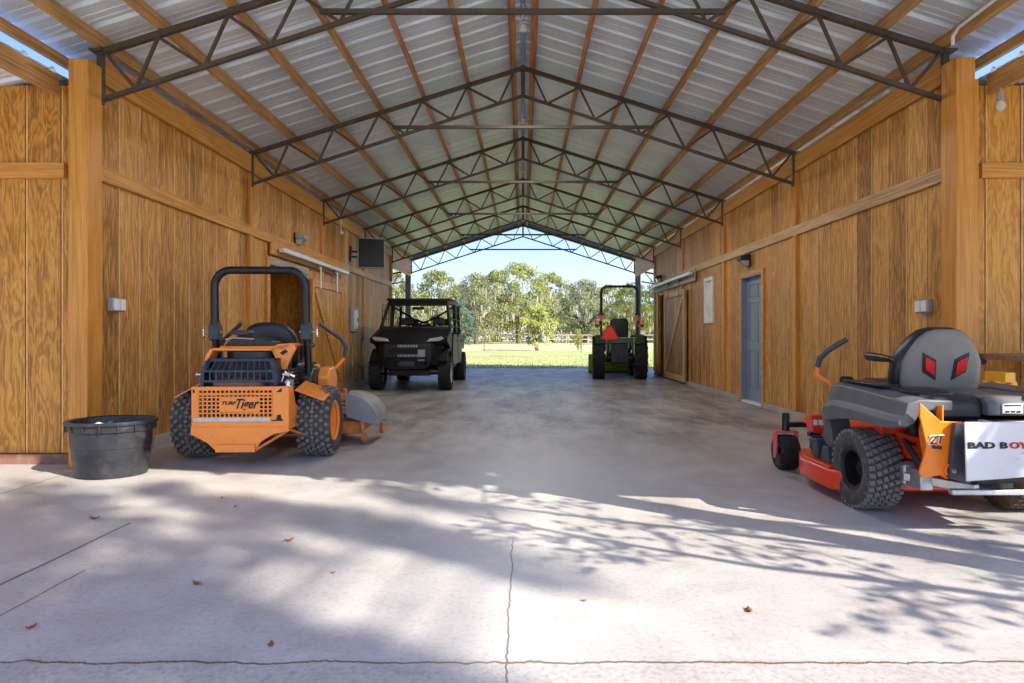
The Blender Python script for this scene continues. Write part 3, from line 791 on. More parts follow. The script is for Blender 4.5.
# bench and yellow frame at the right front wall -----------------------------
r = empty('workbench', (4.9, 5.1, 0))
mb = MB(); mb.bx(-1.1, 1.6, -0.25, 0.3, 0.9, 0.945); mb.build('bench_top', M['bench'], r, bevel=0.004)
mb = MB(); mb.bx(-1.05, 1.55, -0.22, -0.18, 0.80, 0.90); mb.build('apron', M['bench'], r, bevel=0.004)
for x in (-0.55, 1.45):
    for y in (-0.18, 0.25):
        mb = MB(); mb.bx(x-0.045, x+0.045, y-0.045, y+0.045, 0, 0.9 if y > 0 else 0.81); mb.build('leg', M['bench'], r, bevel=0.004)
tag(r, 'brown plank workbench against the front wall behind the red mower', 'bench')
r = empty('wooden_trestle', (3.62, 4.80, 0)); r.rotation_euler = (0, 0, 0.15)
for s_ in (-1, 1):
    for y in (-0.0, 0.10):
        mb = MB(); mb.beam((s_*0.30, y, 0.0), (s_*0.035, y, 0.74), 0.09, 0.035, up=(0, 1, 0)); mb.build('leg', M['yellow'], r, bevel=0.004)
mb = MB(); mb.bx(-0.045, 0.045, -0.04, 0.14, 0.745, 0.82); mb.build('top_bar', M['yellow'], r, bevel=0.004)
mb = MB(); mb.bx(-0.2, 0.2, -0.03, -0.005, 0.32, 0.4); mb.build('spreader', M['yellow'], r, bevel=0.004)
tag(r, 'yellow wooden trestle standing under the bench behind the red mower', 'trestle')

# black tub ------------------------------------------------------------------
r = empty('black_tub', (-3.25, 5.06, 0)); r.scale = (0.93, 0.93, 1.02); r.rotation_euler = (0, 0, 0.15)
def ring(rx, ry, z, n=48): return [(rx*math.cos(2*PI*j/n), ry*math.sin(2*PI*j/n), z) for j in range(n)]
mb = MB()
prof = [(0.255, 0.0), (0.27, 0.008), (0.278, 0.03), (0.287, 0.13), (0.292, 0.135), (0.297, 0.22), (0.303, 0.225), (0.309, 0.345), (0.326, 0.35), (0.33, 0.375), (0.331, 0.395),
        (0.348, 0.40), (0.352, 0.412), (0.35, 0.425), (0.335, 0.428), (0.318, 0.42), (0.31, 0.38), (0.285, 0.13), (0.255, 0.03), (0.02, 0.025)]
mb.loft([ring(a, a*0.86, z) for a, z in prof], True, True)
mb.build('tub_wall', M['tub'], r)
mb = MB()
for j in range(16):
    a = 2*PI*j/16+0.1; c = (0.333*math.cos(a), 0.333*0.86*math.sin(a), 0.374)
    mb.box(c, (0.022, 0.012, 0.05), (0, 0, a))
mb.build('rim_rib', M['tub'], r, bevel=0.003)
tag(r, 'round black plastic tub on the concrete beside the timber post', 'tub')
# what lies in the tub
mb = MB(); rr = random.Random(4); rings = []
for i in range(9):
    t = PI*i/8; q = max(0.03, math.sin(t))
    rings.append([(0.12*q*math.cos(a*PI/9)*(1+rr.uniform(-.12,.12)), 0.13*q*math.sin(a*PI/9)*(1+rr.uniform(-.12,.12)), 0.19-0.19*math.cos(t)) for a in range(18)])
mb.loft(rings); o = mb.build('crumpled_sack', M['bag'], smooth=80); o.location = (-3.34, 5.04, 0.035); o.scale = (0.8, 0.8, 1.0); tag(o, 'pale crumpled sack lying inside the black tub', 'sack')
mb = MB(); mb.bx(-0.05, 0.05, -0.05, 0.05, 0, 0.38); mb.bx(-0.015, 0.015, -0.045, 0.05, 0.38, 0.40); o = mb.build('navy_container', M['blue2'], bevel=0.008); o.location = (-3.21, 4.98, 0.03)
o.rotation_euler = (0, 0, 0.2); tag(o, 'dark navy container standing inside the black tub', 'container')

# fallen leaves --------------------------------------------------------------
def leaf_mesh():
    mb = MB(); pts = []
    for t in [i/10 for i in range(11)]:
        pts.append((t*0.11-0.055, 0.028*math.sin(PI*t)**0.8*(1+0.25*math.sin(t*20)), 0.004+0.012*(t-0.5)**2*4))
    lo = [(x, -y, z) for x, y, z in pts]
    vs = pts+[(p[0], 0, p[2]+0.006) for p in pts]+lo
    n = 11; fs = []
    for k in (0, n):
        for i in range(n-1): fs.append((k+i, k+i+1, k+n+i+1, k+n+i))
    mb.add(vs, fs); mb.add(*(lambda v: (v, [(0,1,2,3)]))([(-0.055,0.001,0.012),(-0.085,0.004,0.006),(-0.085,-0.001,0.006),(-0.055,-0.002,0.012)]))
    return mb
L0 = leaf_mesh().build('fallen_leaf', M['leafd'], smooth=180)
sm = L0.modifiers.new('thickness', 'SOLIDIFY'); sm.thickness = 0.0015
spots = [(95,519,'rusty curled leaf on the sunlit concrete in front of the black tub',1.0), (289,541,'brown leaf on the sunlit concrete in front of the orange mower',0.9), (749,611,'rusty leaf on bright concrete, nearer than the branch shadows',0.8),
         (222,498,'tiny leaf crumb on concrete between the tub and the orange mower',0.5), (197,584,'thin leaf beside the crack in the pale concrete',0.8), (333,573,'tiny brown leaf on bright concrete in the middle of the apron',0.4),
         (31,628,'dark leaf scrap near the long joint in the slab',0.7), (271,645,'leaf scrap close to the long crack across the apron',0.6), (236,507,'small leaf on concrete just before the orange mower',0.55), (584,601,'leaf scrap on bright concrete beside the centre crack',0.4)]
for i, (px, py, l, k) in enumerate(spots):
    y = 704/(py-335); x = (px-523)/640*y
    o = L0 if i == 0 else L0.copy()
    if i: COL.objects.link(o)
    o.location = (x, y, 0.001); o.rotation_euler = (0, 0, 0.7*i); o.scale = (k*0.5, k*0.62, k*0.8)
    tag(o, l, 'leaf', 'fallen leaves on the slab')
# ------------------------------------------------------------------ wheels
def add_wheel(parent, x, y, R, w, out, tmat, rmat, style='turf', rim=0.52, hub=True, steer=0.0, name='tyre'):
    """tyre (part) carrying its rim (sub-part); axis along x, out = +1/-1 the outer side"""
    rr = R*rim; t = R-0.018 if style != 'smooth' else R
    h = w/2
    prof = [(rr, -h*0.80), (rr+0.012, -h*0.92), (rr+(t-rr)*0.45, -h*1.0), (t-0.06*R*1.2, -h*0.985), (t-0.02*R, -h*0.9), (t, -h*0.72), (t+0.004, 0),
            (t, h*0.72), (t-0.02*R, h*0.9), (t-0.06*R*1.2, h*0.985), (rr+(t-rr)*0.45, h*1.0), (rr+0.012, h*0.92), (rr, h*0.80)]
    mb = MB(); mb.lathe(prof, (0,0,0), 'x', 44, cap=False)
    def blk(a, xc, sx, st, sr, yaw=0.0, drop=0.0):
        # block at angle a, lateral xc
        r = t+sr/2-0.004-drop
        c = (xc, r*math.cos(a), r*math.sin(a))
        Rm = Matrix.Rotation(a, 3, 'X') @ Matrix.Rotation(yaw, 3, 'Y')
        # local: x lateral, y radial, z tangential
        mb.box(c, (sx, sr, st), Rm, 1)
    if style == 'turf':
        n = 34
        for k in range(n):
            for row in range(6):
                a = 2*PI*(k+0.5*(row % 2)+0.18*row)/n
                xc = (-h*0.82)+(2*h*0.82)*row/5
                edge = row in (0, 5)
                blk(a, xc, h*0.25, 2*PI*R/n*0.56, 0.018, 0.35 if not edge else 0.1, 0.006 if edge else 0)
    elif style == 'knob':
        n = 26
        for k in range(n):
            for row in range(7):
                a = 2*PI*(k+0.5*(row % 2))/n
                xc = (-h*0.86)+(2*h*0.86)*row/6
                edge = row in (0, 6)
                blk(a, xc, h*0.20, 2*PI*R/n*0.36, 0.026, 0.5*(1 if row % 2 else -1), 0.012 if edge else 0)
                if row == 3: blk(a+PI/n, xc, h*0.12, 2*PI*R/n*0.3, 0.02)
    elif style == 'atv':
        n = 18
        for k in range(n):
            a = 2*PI*k/n
            for s_ in (-1, 1):
                blk(a+(0.5*2*PI/n if s_ > 0 else 0), s_*h*0.35, h*0.55, 0.035, 0.026, s_*0.5)
                blk(a+(0.5*2*PI/n if s_ < 0 else 0), s_*h*0.86, h*0.28, 0.05, 0.03, 0, 0.012)
    elif style == 'ag':
        n = 16
        for k in range(n):
            a = 2*PI*k/n
            for s_ in (-1, 1):
                blk(a+(PI/n if s_ > 0 else 0), s_*h*0.45, h*0.98, 0.05, 0.045, -s_*0.55, 0.004)
                blk(a+(PI/n if s_ > 0 else 0)+0.06, s_*h*0.93, h*0.16, 0.06, 0.05, 0, 0.03)
    o = mb.build(name, [tmat, M['tread'] if tmat is M['tyre'] else tmat], parent, smooth=35); o.location = (x, y, R); o.rotation_euler = (0, 0, steer)
    # rim: outer dish and inner barrel
    mb = MB(); s_ = out
    mb.lathe([(rr+0.004, -h*0.8*s_), (rr-0.01, -h*0.75*s_), (rr-0.02, h*0.15*s_), (rr*0.45, h*0.10*s_), (rr*0.42, h*0.3*s_), (rr*0.36, h*0.36*s_), (0.01, h*0.36*s_)], (0,0,0), 'x', 32, cap=False)
    mb.lathe([(rr-0.02, h*0.15*s_), (rr-0.012, h*0.74*s_), (rr+0.006, h*0.82*s_), (rr+0.012, h*0.9*s_), (rr+0.004, h*0.92*s_), (rr-0.018, h*0.80*s_)], (0,0,0), 'x', 32, cap=False)
    if hub:
        for k in range(5):
            a = 2*PI*k/5; mb.lathe([(0.012, h*0.12*s_), (0.012, h*0.22*s_), (0.004, h*0.23*s_)], (0, rr*0.68*math.cos(a), rr*0.68*math.sin(a)), 'x', 8)
    r_ = mb.build('rim', rmat, o, smooth=40)
    return o

def part(name, mb, mat, root, bevel=0.004, smooth=40, label=None, seg=2):
    return mb.build(name, mat, root, bevel=bevel, smooth=smooth, label=label, seg=seg)
def arc(cx, cz, r, a0, a1, n, y=0.0):
    return [(cx+r*math.cos(a0+(a1-a0)*i/n), y, cz+r*math.sin(a0+(a1-a0)*i/n)) for i in range(n+1)]

# ================================================================== orange zero-turn mower (seen from behind)
def caster(root, x, y, R, w, fork, tmat, stem_top, stemmat, rim):
    o = add_wheel(root, x, y, R, w, 1 if x > 0 else -1, tmat, rim, 'smooth', 0.45, hub=False)
    mb = MB()
    for s_ in (-1, 1): mb.bx(x+s_*(w/2+0.014)-0.007, x+s_*(w/2+0.014)+0.007, y-0.035, y+0.035, R-0.05, 2*R+0.03)
    mb.bx(x-w/2-0.017, x+w/2+0.017, y-0.03, y+0.03, 2*R+0.02, 2*R+0.035)
    part('caster_fork', mb, fork, root, 0.004)
    mb = MB(); mb.lathe([(0.03, 2*R+0.035), (0.03, stem_top-0.01), (0.022, stem_top)], (x, y, 0), 'z', 14); part('caster_stem', mb, stemmat, root, 0)

r = empty('zero_turn_mower', (-2.40, 5.87, 0)); r.rotation_euler = (0, 0, math.radians(3.0)); MA = r
OR = M['orange']
for s_ in (-1, 1):
    add_wheel(r, s_*0.535, 0, 0.315, 0.29, s_, M['tyre'], OR, 'knob', 0.55)
    caster(r, s_*0.46, 1.30, 0.16, 0.14, M['orangew'], M['tyre'], 0.5, M['orangew'], OR)
    mb = MB(); mb.bx(s_*0.30-0.03, s_*0.30+0.03, -0.42, 1.1, 0.30, 0.40)
    mb.beam((s_*0.30, 1.08, 0.36), (s_*0.47, 1.28, 0.42), 0.07, 0.07); part('frame_rail', mb, M['orangew'], r, 0.005)
    mb = MB(); mb.lathe([(0.07, 0.2*s_), (0.07, 0.36*s_), (0.05, 0.40*s_)], (0, 0, 0.315), 'x', 16); part('wheel_motor', mb, M['blackm'], r, 0)
mb = MB(); mb.bx(-0.30, 0.30, 1.02, 1.10, 0.31, 0.40); part('front_crossbar', mb, M['orangew'], r)
# perforated rear guard
YB = -0.50
def plate(mb, x0, x1, y, z0, z1, t=0.006): mb.bx(x0, x1, y-t/2, y+t/2, z0, z1)
mb = MB()
plate(mb, -0.395, 0.395, YB, 0.635, 0.665)                   # above the slots
plate(mb, -0.395, -0.34, YB, 0.325, 0.635); plate(mb, 0.265, 0.395, YB, 0.325, 0.635)
plate(mb, -0.34, 0.265, YB, 0.325, 0.415)
plate(mb, -0.34, 0.265, YB, 0.595, 0.615)
ncol = 17; cw = 0.605/ncol
for k in range(ncol+1):
    x = -0.34+cw*k; plate(mb, x-0.006, x+0.006, YB, 0.415, 0.635)
for z in (0.445, 0.478, 0.511, 0.544, 0.577): plate(mb, -0.34, 0.265, YB, z-0.006, z+0.006)
plate(mb, -0.17, 0.155, YB-0.001, 0.455, 0.572)                # solid field behind the lettering
part('rear_guard', mb, OR, r, 0.0, smooth=0)
mb = MB(); mb.prism([(-0.40, 0.33), (-0.40, 0.27), (-0.27, 0.20), (-0.19, 0.125), (0.13, 0.125), (0.17, 0.20), (0.27, 0.265), (0.40, 0.29), (0.40, 0.33)], 'y', YB-0.01, YB+0.01)
mb.bx(-0.19, 0.13, YB-0.035, YB-0.01, 0.122, 0.185)
for x, z in ((-0.23, 0.25), (-0.13, 0.22), (-0.05, 0.22), (0.07, 0.25), (-0.215, 0.27)): mb.lathe([(0.006, YB-0.013), (0.004, YB-0.016)], (x, 0, z), 'y', 8)
part('rear_bumper', mb, OR, r, 0.004)
mb = MB(); mb.bx(-0.385, 0.25, YB-0.012, YB-0.003, 0.375, 0.408); part('reflective_strip', mb, M['galv'], r, 0.002, label='pale silver strip')
mb = MB()   # side wings of the guard
mb.prism([(YB, 0.30), (YB, 0.665), (YB+0.12, 0.66), (YB+0.20, 0.50), (YB+0.5, 0.40), (YB+0.5, 0.30)], 'x', 0.392, 0.40)
mb.prism([(YB, 0.30), (YB, 0.665), (YB+0.12, 0.66), (YB+0.20, 0.50), (YB+0.3, 0.45), (YB+0.3, 0.30)], 'x', -0.40, -0.392)
mb.bx(-0.39, 0.39, YB, YB+0.06, 0.655, 0.667)
part('guard_side', mb, OR, r, 0.003)
mb = MB(); mb.prism([(0.295, 0.62), (0.345, 0.62), (0.345, 0.655)], 'y', YB-0.006, YB-0.002); part('lift_hole', mb, M['black'], r, 0)
mb = MB(); mb.prism([(-0.385, 0.61), (-0.365, 0.625), (-0.385, 0.65)], 'y', YB-0.006, YB-0.002); part('lift_hole', mb, M['black'], r, 0)
mb = MB(); mb.tube([(0.14, YB-0.02, 0.14), (0.40, YB+0.02, 0.30)], 0.012); mb.tube([(0.40, YB+0.02, 0.30), (0.50, YB+0.3, 0.2)], 0.01); part('stay_rod', mb, M['orangew'], r, 0)
text_mesh('lettering', 'TURF', 0.04, M['ink'], r, (-0.095, YB-0.008, 0.528), (PI/2, 0, 0), 0.25, xs=1.25, bold=0.001)
text_mesh('lettering', 'Tiger', 0.115, M['ink'], r, (0.045, YB-0.008, 0.52), (PI/2, 0, 0), 0.45, xs=0.78, bold=0.002)
mb = MB(); mb.prism([(0.255, 0.385), (0.30, 0.39), (0.31, 0.43), (0.335, 0.432), (0.345, 0.392), (0.355, 0.388), (0.355, 0.378), (0.26, 0.378)], 'y', YB-0.008, YB-0.003); part('emblem', mb, M['ink'], r, 0, label='black cat emblem')
# engine
mb = MB(); mb.bx(-0.27, 0.27, -0.40, 0.02, 0.42, 0.90); mb.lathe([(0.22, 0.88), (0.22, 0.96), (0.18, 0.985)], (0, -0.18, 0), 'z', 24)
mb.bx(-0.36, -0.27, -0.35, -0.08, 0.55, 0.80); mb.bx(0.27, 0.36, -0.35, -0.08, 0.55, 0.80)
for k in range(7):
    for s_ in (-1, 1): mb.bx(s_*0.36, s_*0.375, -0.36, -0.07, 0.56+0.035*k, 0.572+0.035*k)
part('engine', mb, M['blackm'], r, 0.006)
mb = MB()   # muffler guard: two rows of slots, trapezoid
for i in range(12):
    x = -0.32+0.052*i+0.01
    mb.beam((x, -0.47, 0.715), (x, -0.47, 0.79), 0.013, 0.02, up=(0,1,0)); mb.beam((x*0.97, -0.47, 0.80), (x*0.86, -0.43, 0.885), 0.013, 0.02, up=(0,1,0))
mb.bx(-0.325, 0.275, -0.482, -0.455, 0.70, 0.722); mb.bx(-0.322, 0.272, -0.482, -0.455, 0.785, 0.805); mb.bx(-0.275, 0.24, -0.445, -0.42, 0.875, 0.90)
mb.prism([(-0.33, 0.66), (-0.345, 0.74), (-0.30, 0.88), (-0.27, 0.90), (-0.31, 0.79), (-0.31, 0.66)], 'y', -0.48, -0.30)
mb.prism([(0.28, 0.66), (0.30, 0.74), (0.265, 0.88), (0.23, 0.90), (0.27, 0.79), (0.27, 0.66)], 'y', -0.48, -0.30)
part('muffler_guard', mb, M['engine'], r, 0.003)
mb = MB(); mb.lathe([(0.03, -0.24), (0.055, -0.23), (0.06, 0.16), (0.03, 0.18)], (0, -0.42, 0.685), 'x', 18); part('muffler', mb, simple('rusty_muffler', S(122,84,76), 0.6, 0.3, var=0.25), r, 0)
for s_ in (-1, 1):
    mb = MB(); mb.lathe([(0.014, s_*0.33), (0.014, s_*0.37), (0.022, s_*0.371), (0.022, s_*0.385)], (0, -0.43, 0.765), 'x', 12); part('guard_bolt', mb, M['chrome'], r, 0)
# orange engine hood: flat top with spread legs
mb = MB()
mb.prism([(-0.30, 0.955), (-0.24, 1.005), (0.22, 1.005), (0.34, 1.03), (0.37, 1.01), (0.30, 0.97), (0.2, 0.975)], 'y', -0.30, 0.02)
mb.prism([(-0.335, 0.78), (-0.325, 0.92), (-0.28, 0.985), (-0.26, 0.97), (-0.295, 0.90), (-0.305, 0.78)], 'y', -0.42, -0.25)
mb.prism([(0.18, 0.985), (0.27, 0.80), (0.25, 0.68), (0.29, 0.68), (0.325, 0.83), (0.37, 0.93), (0.40, 0.985), (0.36, 1.03), (0.24, 1.02)], 'y', -0.30, -0.26)
mb.prism([(-0.29, 0.965), (-0.27, 0.99), (0.22, 0.985), (0.22, 0.965)], 'y', -0.40, -0.28)
part('engine_hood', mb, OR, r, 0.008)
mb = MB(); mb.prism([(0.265, 0.945), (0.31, 0.975), (0.335, 0.955), (0.29, 0.925)], 'y', -0.306, -0.301); part('decal', mb, M['ink'], r, 0, label='small dark decal')
mb = MB(); mb.prism([(-0.22, 1.0), (-0.15, 1.07), (-0.06, 1.085), (0.10, 1.08), (0.20, 1.045), (0.20, 1.0)], 'y', -0.30, -0.05)
for k in range(3): mb.bx(-0.04+0.075*k, -0.02+0.075*k, -0.305, -0.10, 1.01, 1.075-0.008*k)
part('engine_shroud', mb, M['black'], r, 0.012)
mb = MB(); mb.lathe([(0.03, 1.06), (0.04, 1.10), (0.10, 1.105), (0.105, 1.12), (0.09, 1.14), (0.02, 1.145)], (-0.10, -0.20, 0), 'z', 24); part('air_filter_cap', mb, M['dgrey'], r, 0)
mb = MB(); mb.tube([(-0.2, -0.3, 1.06), (-0.12, -0.31, 1.075), (0.05, -0.31, 1.065)], 0.008); part('clamp', mb, M['chrome'], r, 0)
# fender plates with slots beside the guard
for s_ in (-1, 1):
    mb = MB()
    A = Vector((s_*0.40, -0.33, 0.62 if s_ > 0 else 0.68)); B = Vector((s_*0.61, -0.36, 0.56)) if s_ < 0 else Vector((s_*0.66, -0.36, 0.53))
    C = Vector((0, 0.34, 0.06)) 
    def quad(u0, u1, v0, v1):
        nrm = (B-A).cross(C).normalized()*0.004
        P = [A+(B-A)*u+C*v for u, v in ((u0, v0), (u1, v0), (u1, v1), (u0, v1))]
        mb.add([p+nrm for p in P]+[p-nrm for p in P], [(0,1,2,3),(7,6,5,4),(0,4,5,1),(1,5,6,2),(2,6,7,3),(3,7,4,0)])
    quad(0, 0.12, 0, 1); quad(0.9, 1, 0, 1)
    for k in range(8): quad(0.12, 0.9, k/8.0+0.00, k/8.0+0.065)
    part('slotted_fender', mb, OR, r, 0.0, smooth=0)
# fuel tanks, seat
for s_ in (-1, 1):
    mb = MB(); mb.prism([(0.02, 0.48), (0.0, 0.72), (0.1, 0.80), (0.55, 0.80), (0.68, 0.72), (0.68, 0.48)], 'x', s_*0.24, s_*0.46); part('fuel_tank', mb, M['black'], r, 0.03, seg=3)
    mb = MB(); mb.lathe([(0.045, 0.78), (0.045, 0.83), (0.035, 0.84)], (s_*0.36, 0.35, 0), 'z', 16); part('fuel_cap', mb, M['blackm'], r, 0)
def rrect(w, h, rad, n=5):
    P = []
    for cx, cz, a in ((w/2-rad, h-rad, 0), (-w/2+rad, h-rad, PI/2), (-w/2+rad*0.5, rad*0.5, PI), (w/2-rad*0.5, rad*0.5, 1.5*PI)):
        rd = rad if a < PI else rad*0.5
        for k in range(n+1): P.append((cx+rd*math.cos(a+PI/2*k/n), cz+rd*math.sin(a+PI/2*k/n)))
    return P
HEX = [(0.97, 0.02), (1.0, 0.10), (1.02, 0.32), (1.0, 0.52), (0.88, 0.68), (0.68, 0.85), (0.46, 0.96), (0.22, 1.0)]
def seat_back(mb, w, h, rad, y0, t, z0, lean, mi=0, outline=None):
    """cushion-like back: rounded outline, domed on both faces"""
    rings = []
    for k, (dy, sc_) in enumerate(((0, 0.80), (0.15, 0.95), (0.35, 1.0), (0.65, 1.0), (0.85, 0.95), (1.0, 0.80))):
        ring = []
        for x, z in ([(w/2*a, h*b) for a, b in HEX]+[(-w/2*a, h*b) for a, b in reversed(HEX)] if outline else rrect(w, h, rad)):
            zz = (z-h/2)*sc_+h/2
            ring.append((x*sc_, y0+dy*t-lean*zz, z0+zz))
        rings.append(ring)
    mb.loft(rings)
mb = MB(); seat_back(mb, 0.52, 0.46, 0.20, 0.22, 0.12, 0.76, 0.18); part('seat_back', mb, M['vinyl'], r, 0.0, smooth=60)
mb = MB(); mb.prism([(0.28, 0.70), (0.26, 0.78), (0.32, 0.83), (0.72, 0.84), (0.78, 0.79), (0.76, 0.70)], 'x', -0.25, 0.25); part('seat_cushion', mb, M['vinyl'], r, 0.03, seg=3)
for s_ in (-1, 1):
    mb = MB(); mb.tube([(s_*0.30, 0.22, 0.86), (s_*0.31, 0.24, 0.98), (s_*0.31, 0.55, 1.0)], [0.015, 0.024, 0.03]); part('armrest', mb, M['vinyl'], r, 0)
# roll bar
RX = 0.41
pts = [(-RX, 0.03, 0.48), (-RX, 0.0, 1.14)]; pts2 = [(-RX, -0.01, 1.14), (-RX, -0.02, 1.54)]
pts2 += [(-RX+0.15+0.15*math.cos(a), -0.02-0.02*(i/6), 1.54+0.15*math.sin(a)) for i, a in enumerate([PI-PI/2*i/6 for i in range(1, 7)])]
pts2 += [(RX-0.15+0.15*math.cos(a), -0.04+0.02*(i/6), 1.54+0.15*math.sin(a)) for i, a in enumerate([PI/2-PI/2*i/6 for i in range(0, 7)])]
pts2 += [(RX, -0.01, 1.14)]
mb = MB(); mb.tube(pts2, 0.036, 12); rb = part('roll_bar', mb, M['blackm'], r, 0, smooth=60)
for s_ in (-1, 1):
    mb = MB(); mb.tube([(s_*RX, 0.10, 0.42), (s_*RX, 0.04, 0.9), (s_*RX, 0.0, 1.10)], 0.034, 12); part('roll_bar_post', mb, M['blackm'], r, 0)
    mb = MB(); mb.prism([(-0.055, 1.06), (0.055, 1.04), (0.06, 1.16), (-0.01, 1.24), (-0.05, 1.18)], 'x', s_*RX-0.042, s_*RX+0.042); part('hinge_bracket', mb, M['dgrey'], r, 0.004)
    mb = MB(); mb.tube([(s_*(RX-0.06), -0.02, 1.13), (s_*(RX+0.10), -0.02, 1.13)], 0.009); mb.tube([(s_*(RX+0.10), -0.02, 1.16), (s_*(RX+0.10), -0.02, 1.09)], 0.008); mb.ball((s_*(RX+0.10), -0.02, 1.165), 0.014, 8); mb.ball((s_*(RX+0.10), -0.02, 1.085), 0.014, 8)
    part('lock_pin', mb, M['chrome'], r, 0)
# control consoles and levers
mb = MB(); mb.prism([(0.22, 0.56), (0.20, 0.70), (0.27, 0.78), (0.46, 0.79), (0.55, 0.70), (0.52, 0.56)], 'x', 0.36, 0.56); part('control_console', mb, OR, r, 0.015)
mb = MB(); mb.lathe([(0.035, 0.0), (0.035, 0.03), (0.02, 0.04)], (0.42, 0.30, 0.78), 'z', 14); part('filler_cap', mb, M['yellow'], r, 0, label='yellow cap')
mb = MB(); mb.lathe([(0.028, 0.19), (0.028, 0.205)], (0.41, 0, 0.70), 'y', 14); part('console_knob', mb, M['black'], r, 0)
mb = MB(); mb.prism([(0.22, 0.56), (0.20, 0.70), (0.27, 0.76), (0.46, 0.77), (0.55, 0.70), (0.52, 0.56)], 'x', -0.46, -0.56); part('control_console', mb, OR, r, 0.015)
for s_ in (-1, 1):
    mb = MB(); mb.tube([(s_*0.50, 0.48, 0.72), (s_*0.57, 0.56, 0.80), (s_*0.61, 0.62, 0.86)], 0.018, 10); part('lever_base', mb, OR, r, 0)
    mb = MB(); mb.tube([(s_*0.61, 0.62, 0.86), (s_*0.625, 0.64, 0.98), (s_*0.58, 0.62, 1.06), (s_*0.44, 0.56, 1.17), (s_*0.38, 0.54, 1.22)], [0.015, 0.018, 0.019, 0.02, 0.018], 10); part('steering_lever', mb, M['dgrey'], r, 0, smooth=60)
# hydraulic bits behind the wheel
mb = MB()
for k in range(5): mb.tube([(0.26+0.03*k, -0.25+0.05*k, 0.42), (0.30+0.03*k, -0.22+0.06*k, 0.55), (0.28+0.02*k, -0.1, 0.66)], 0.012)
for k in range(3): mb.lathe([(0.04, 0.45+0.06*k), (0.045, 0.50+0.06*k)], (0.33, -0.22+0.07*k, 0), 'z', 12)
part('hydraulic_hose', mb, M['black'], r, 0)
mb = MB(); mb.lathe([(0.045, 0.60), (0.045, 0.70), (0.03, 0.72)], (0.34, -0.32, 0), 'z', 14); mb.tube([(0.30, -0.38, 0.7), (0.33, -0.38, 0.78), (0.40, -0.34, 0.74)], 0.012); part('exhaust_fitting', mb, M['chrome'], r, 0)
# mower deck and chute
mb = MB(); mb.prism([(-0.74, 0.55), (-0.74, 1.02), (-0.55, 1.22), (0.55, 1.22), (0.78, 1.02), (0.80, 0.55)], 'z', 0.10, 0.235); part('mower_deck', mb, M['orangew'], r, 0.02)
mb = MB()
for x in (-0.5, 0.0, 0.5): mb.lathe([(0.11, 0.235), (0.11, 0.28), (0.07, 0.30), (0.07, 0.34), (0.02, 0.35)], (x, 0.85, 0), 'z', 20)
part('spindle_housing', mb, M['orangew'], r, 0)
mb = MB(); mb.prism([(-0.30, 0.35), (-0.30, 0.37), (0.30, 0.37), (0.30, 0.35)], 'y', 0.80, 1.05); mb.bx(-0.28, 0.28, 0.95, 1.35, 0.40, 0.415); part('foot_platform', mb, M['blackm'], r, 0.004)
mb = MB(); mb.bx(0.80, 0.835, 0.50, 1.05, 0.14, 0.26); mb.beam((0.80, 0.50, 0.24), (0.98, 0.95, 0.24), 0.03, 0.06); mb.lathe([(0.06, -0.02), (0.06, 0.02)], (0.93, 1.0, 0.1), 'x', 16); mb.lathe([(0.05, -0.02), (0.05, 0.02)], (0.83, 0.52, 0.07), 'x', 16)
part('deck_bracket', mb, M['orangew'], r, 0.005)
mb = MB()   # grey rubber chute, ribbed and curved outwards
rings = []
for i in range(9):
    t_ = i/8; y = 0.48+0.5*t_
    ring = []
    for j in range(9):
        s2_ = j/8
        x = 0.64+0.34*math.sin(s2_*PI/2*0.95)+0.03*t_; z = 0.52-0.30*(1-math.cos(s2_*PI/2))-0.04*abs(t_-0.4)+0.012*math.cos(t_*PI*4)
        ring.append((x, y, z))
    ring += [(0.96, y, 0.19), (0.66, y, 0.28)]
    rings.append(ring)
mb.loft(rings, close=True, cap=True)
part('discharge_chute', mb, M['chute'], r, 0.006, smooth=50, label='grey rubber discharge chute')
tag(r, 'orange zero-turn mower with roll bar, standing by the wall beyond the black tub', 'mower')

# ================================================================== red and grey zero-turn mower (right)
r = empty('zero_turn_mower', (2.65, 4.07, 0)); MR = r
RD_ = M['redor']
for s_ in (-1, 1):
    add_wheel(r, s_*0.465, 0, 0.255, 0.22, s_, M['tyre'] if s_ < 0 else M['tyreb'], M['blackm'] if s_ < 0 else M['dgrey'], 'turf', 0.50)
    caster(r, s_*0.49, 1.19, 0.14, 0.145, simple('pinkish_red_fork', S(226,92,96), 0.4, var=0.05) if s_ < 0 else RD_, M['tyred'], 0.46, M['blackm'], M['blackm'])
    mb = MB(); mb.bx(s_*0.27-0.025, s_*0.27+0.025, -0.45, 1.10, 0.29, 0.37); part('frame_rail', mb, RD_, r, 0.004)
    mb = MB(); mb.lathe([(0.06, 0.16*s_), (0.06, 0.34*s_), (0.04, 0.38*s_)], (0, 0, 0.255), 'x', 16); part('wheel_motor', mb, M['galv'], r, 0)
mb = MB(); mb.bx(-0.49, 0.49, 1.16, 1.22, 0.345, 0.385); mb.bx(-0.30, 0.30, 1.08, 1.16, 0.33, 0.39); part('front_axle_bar', mb, M['blackm'], r, 0.005)
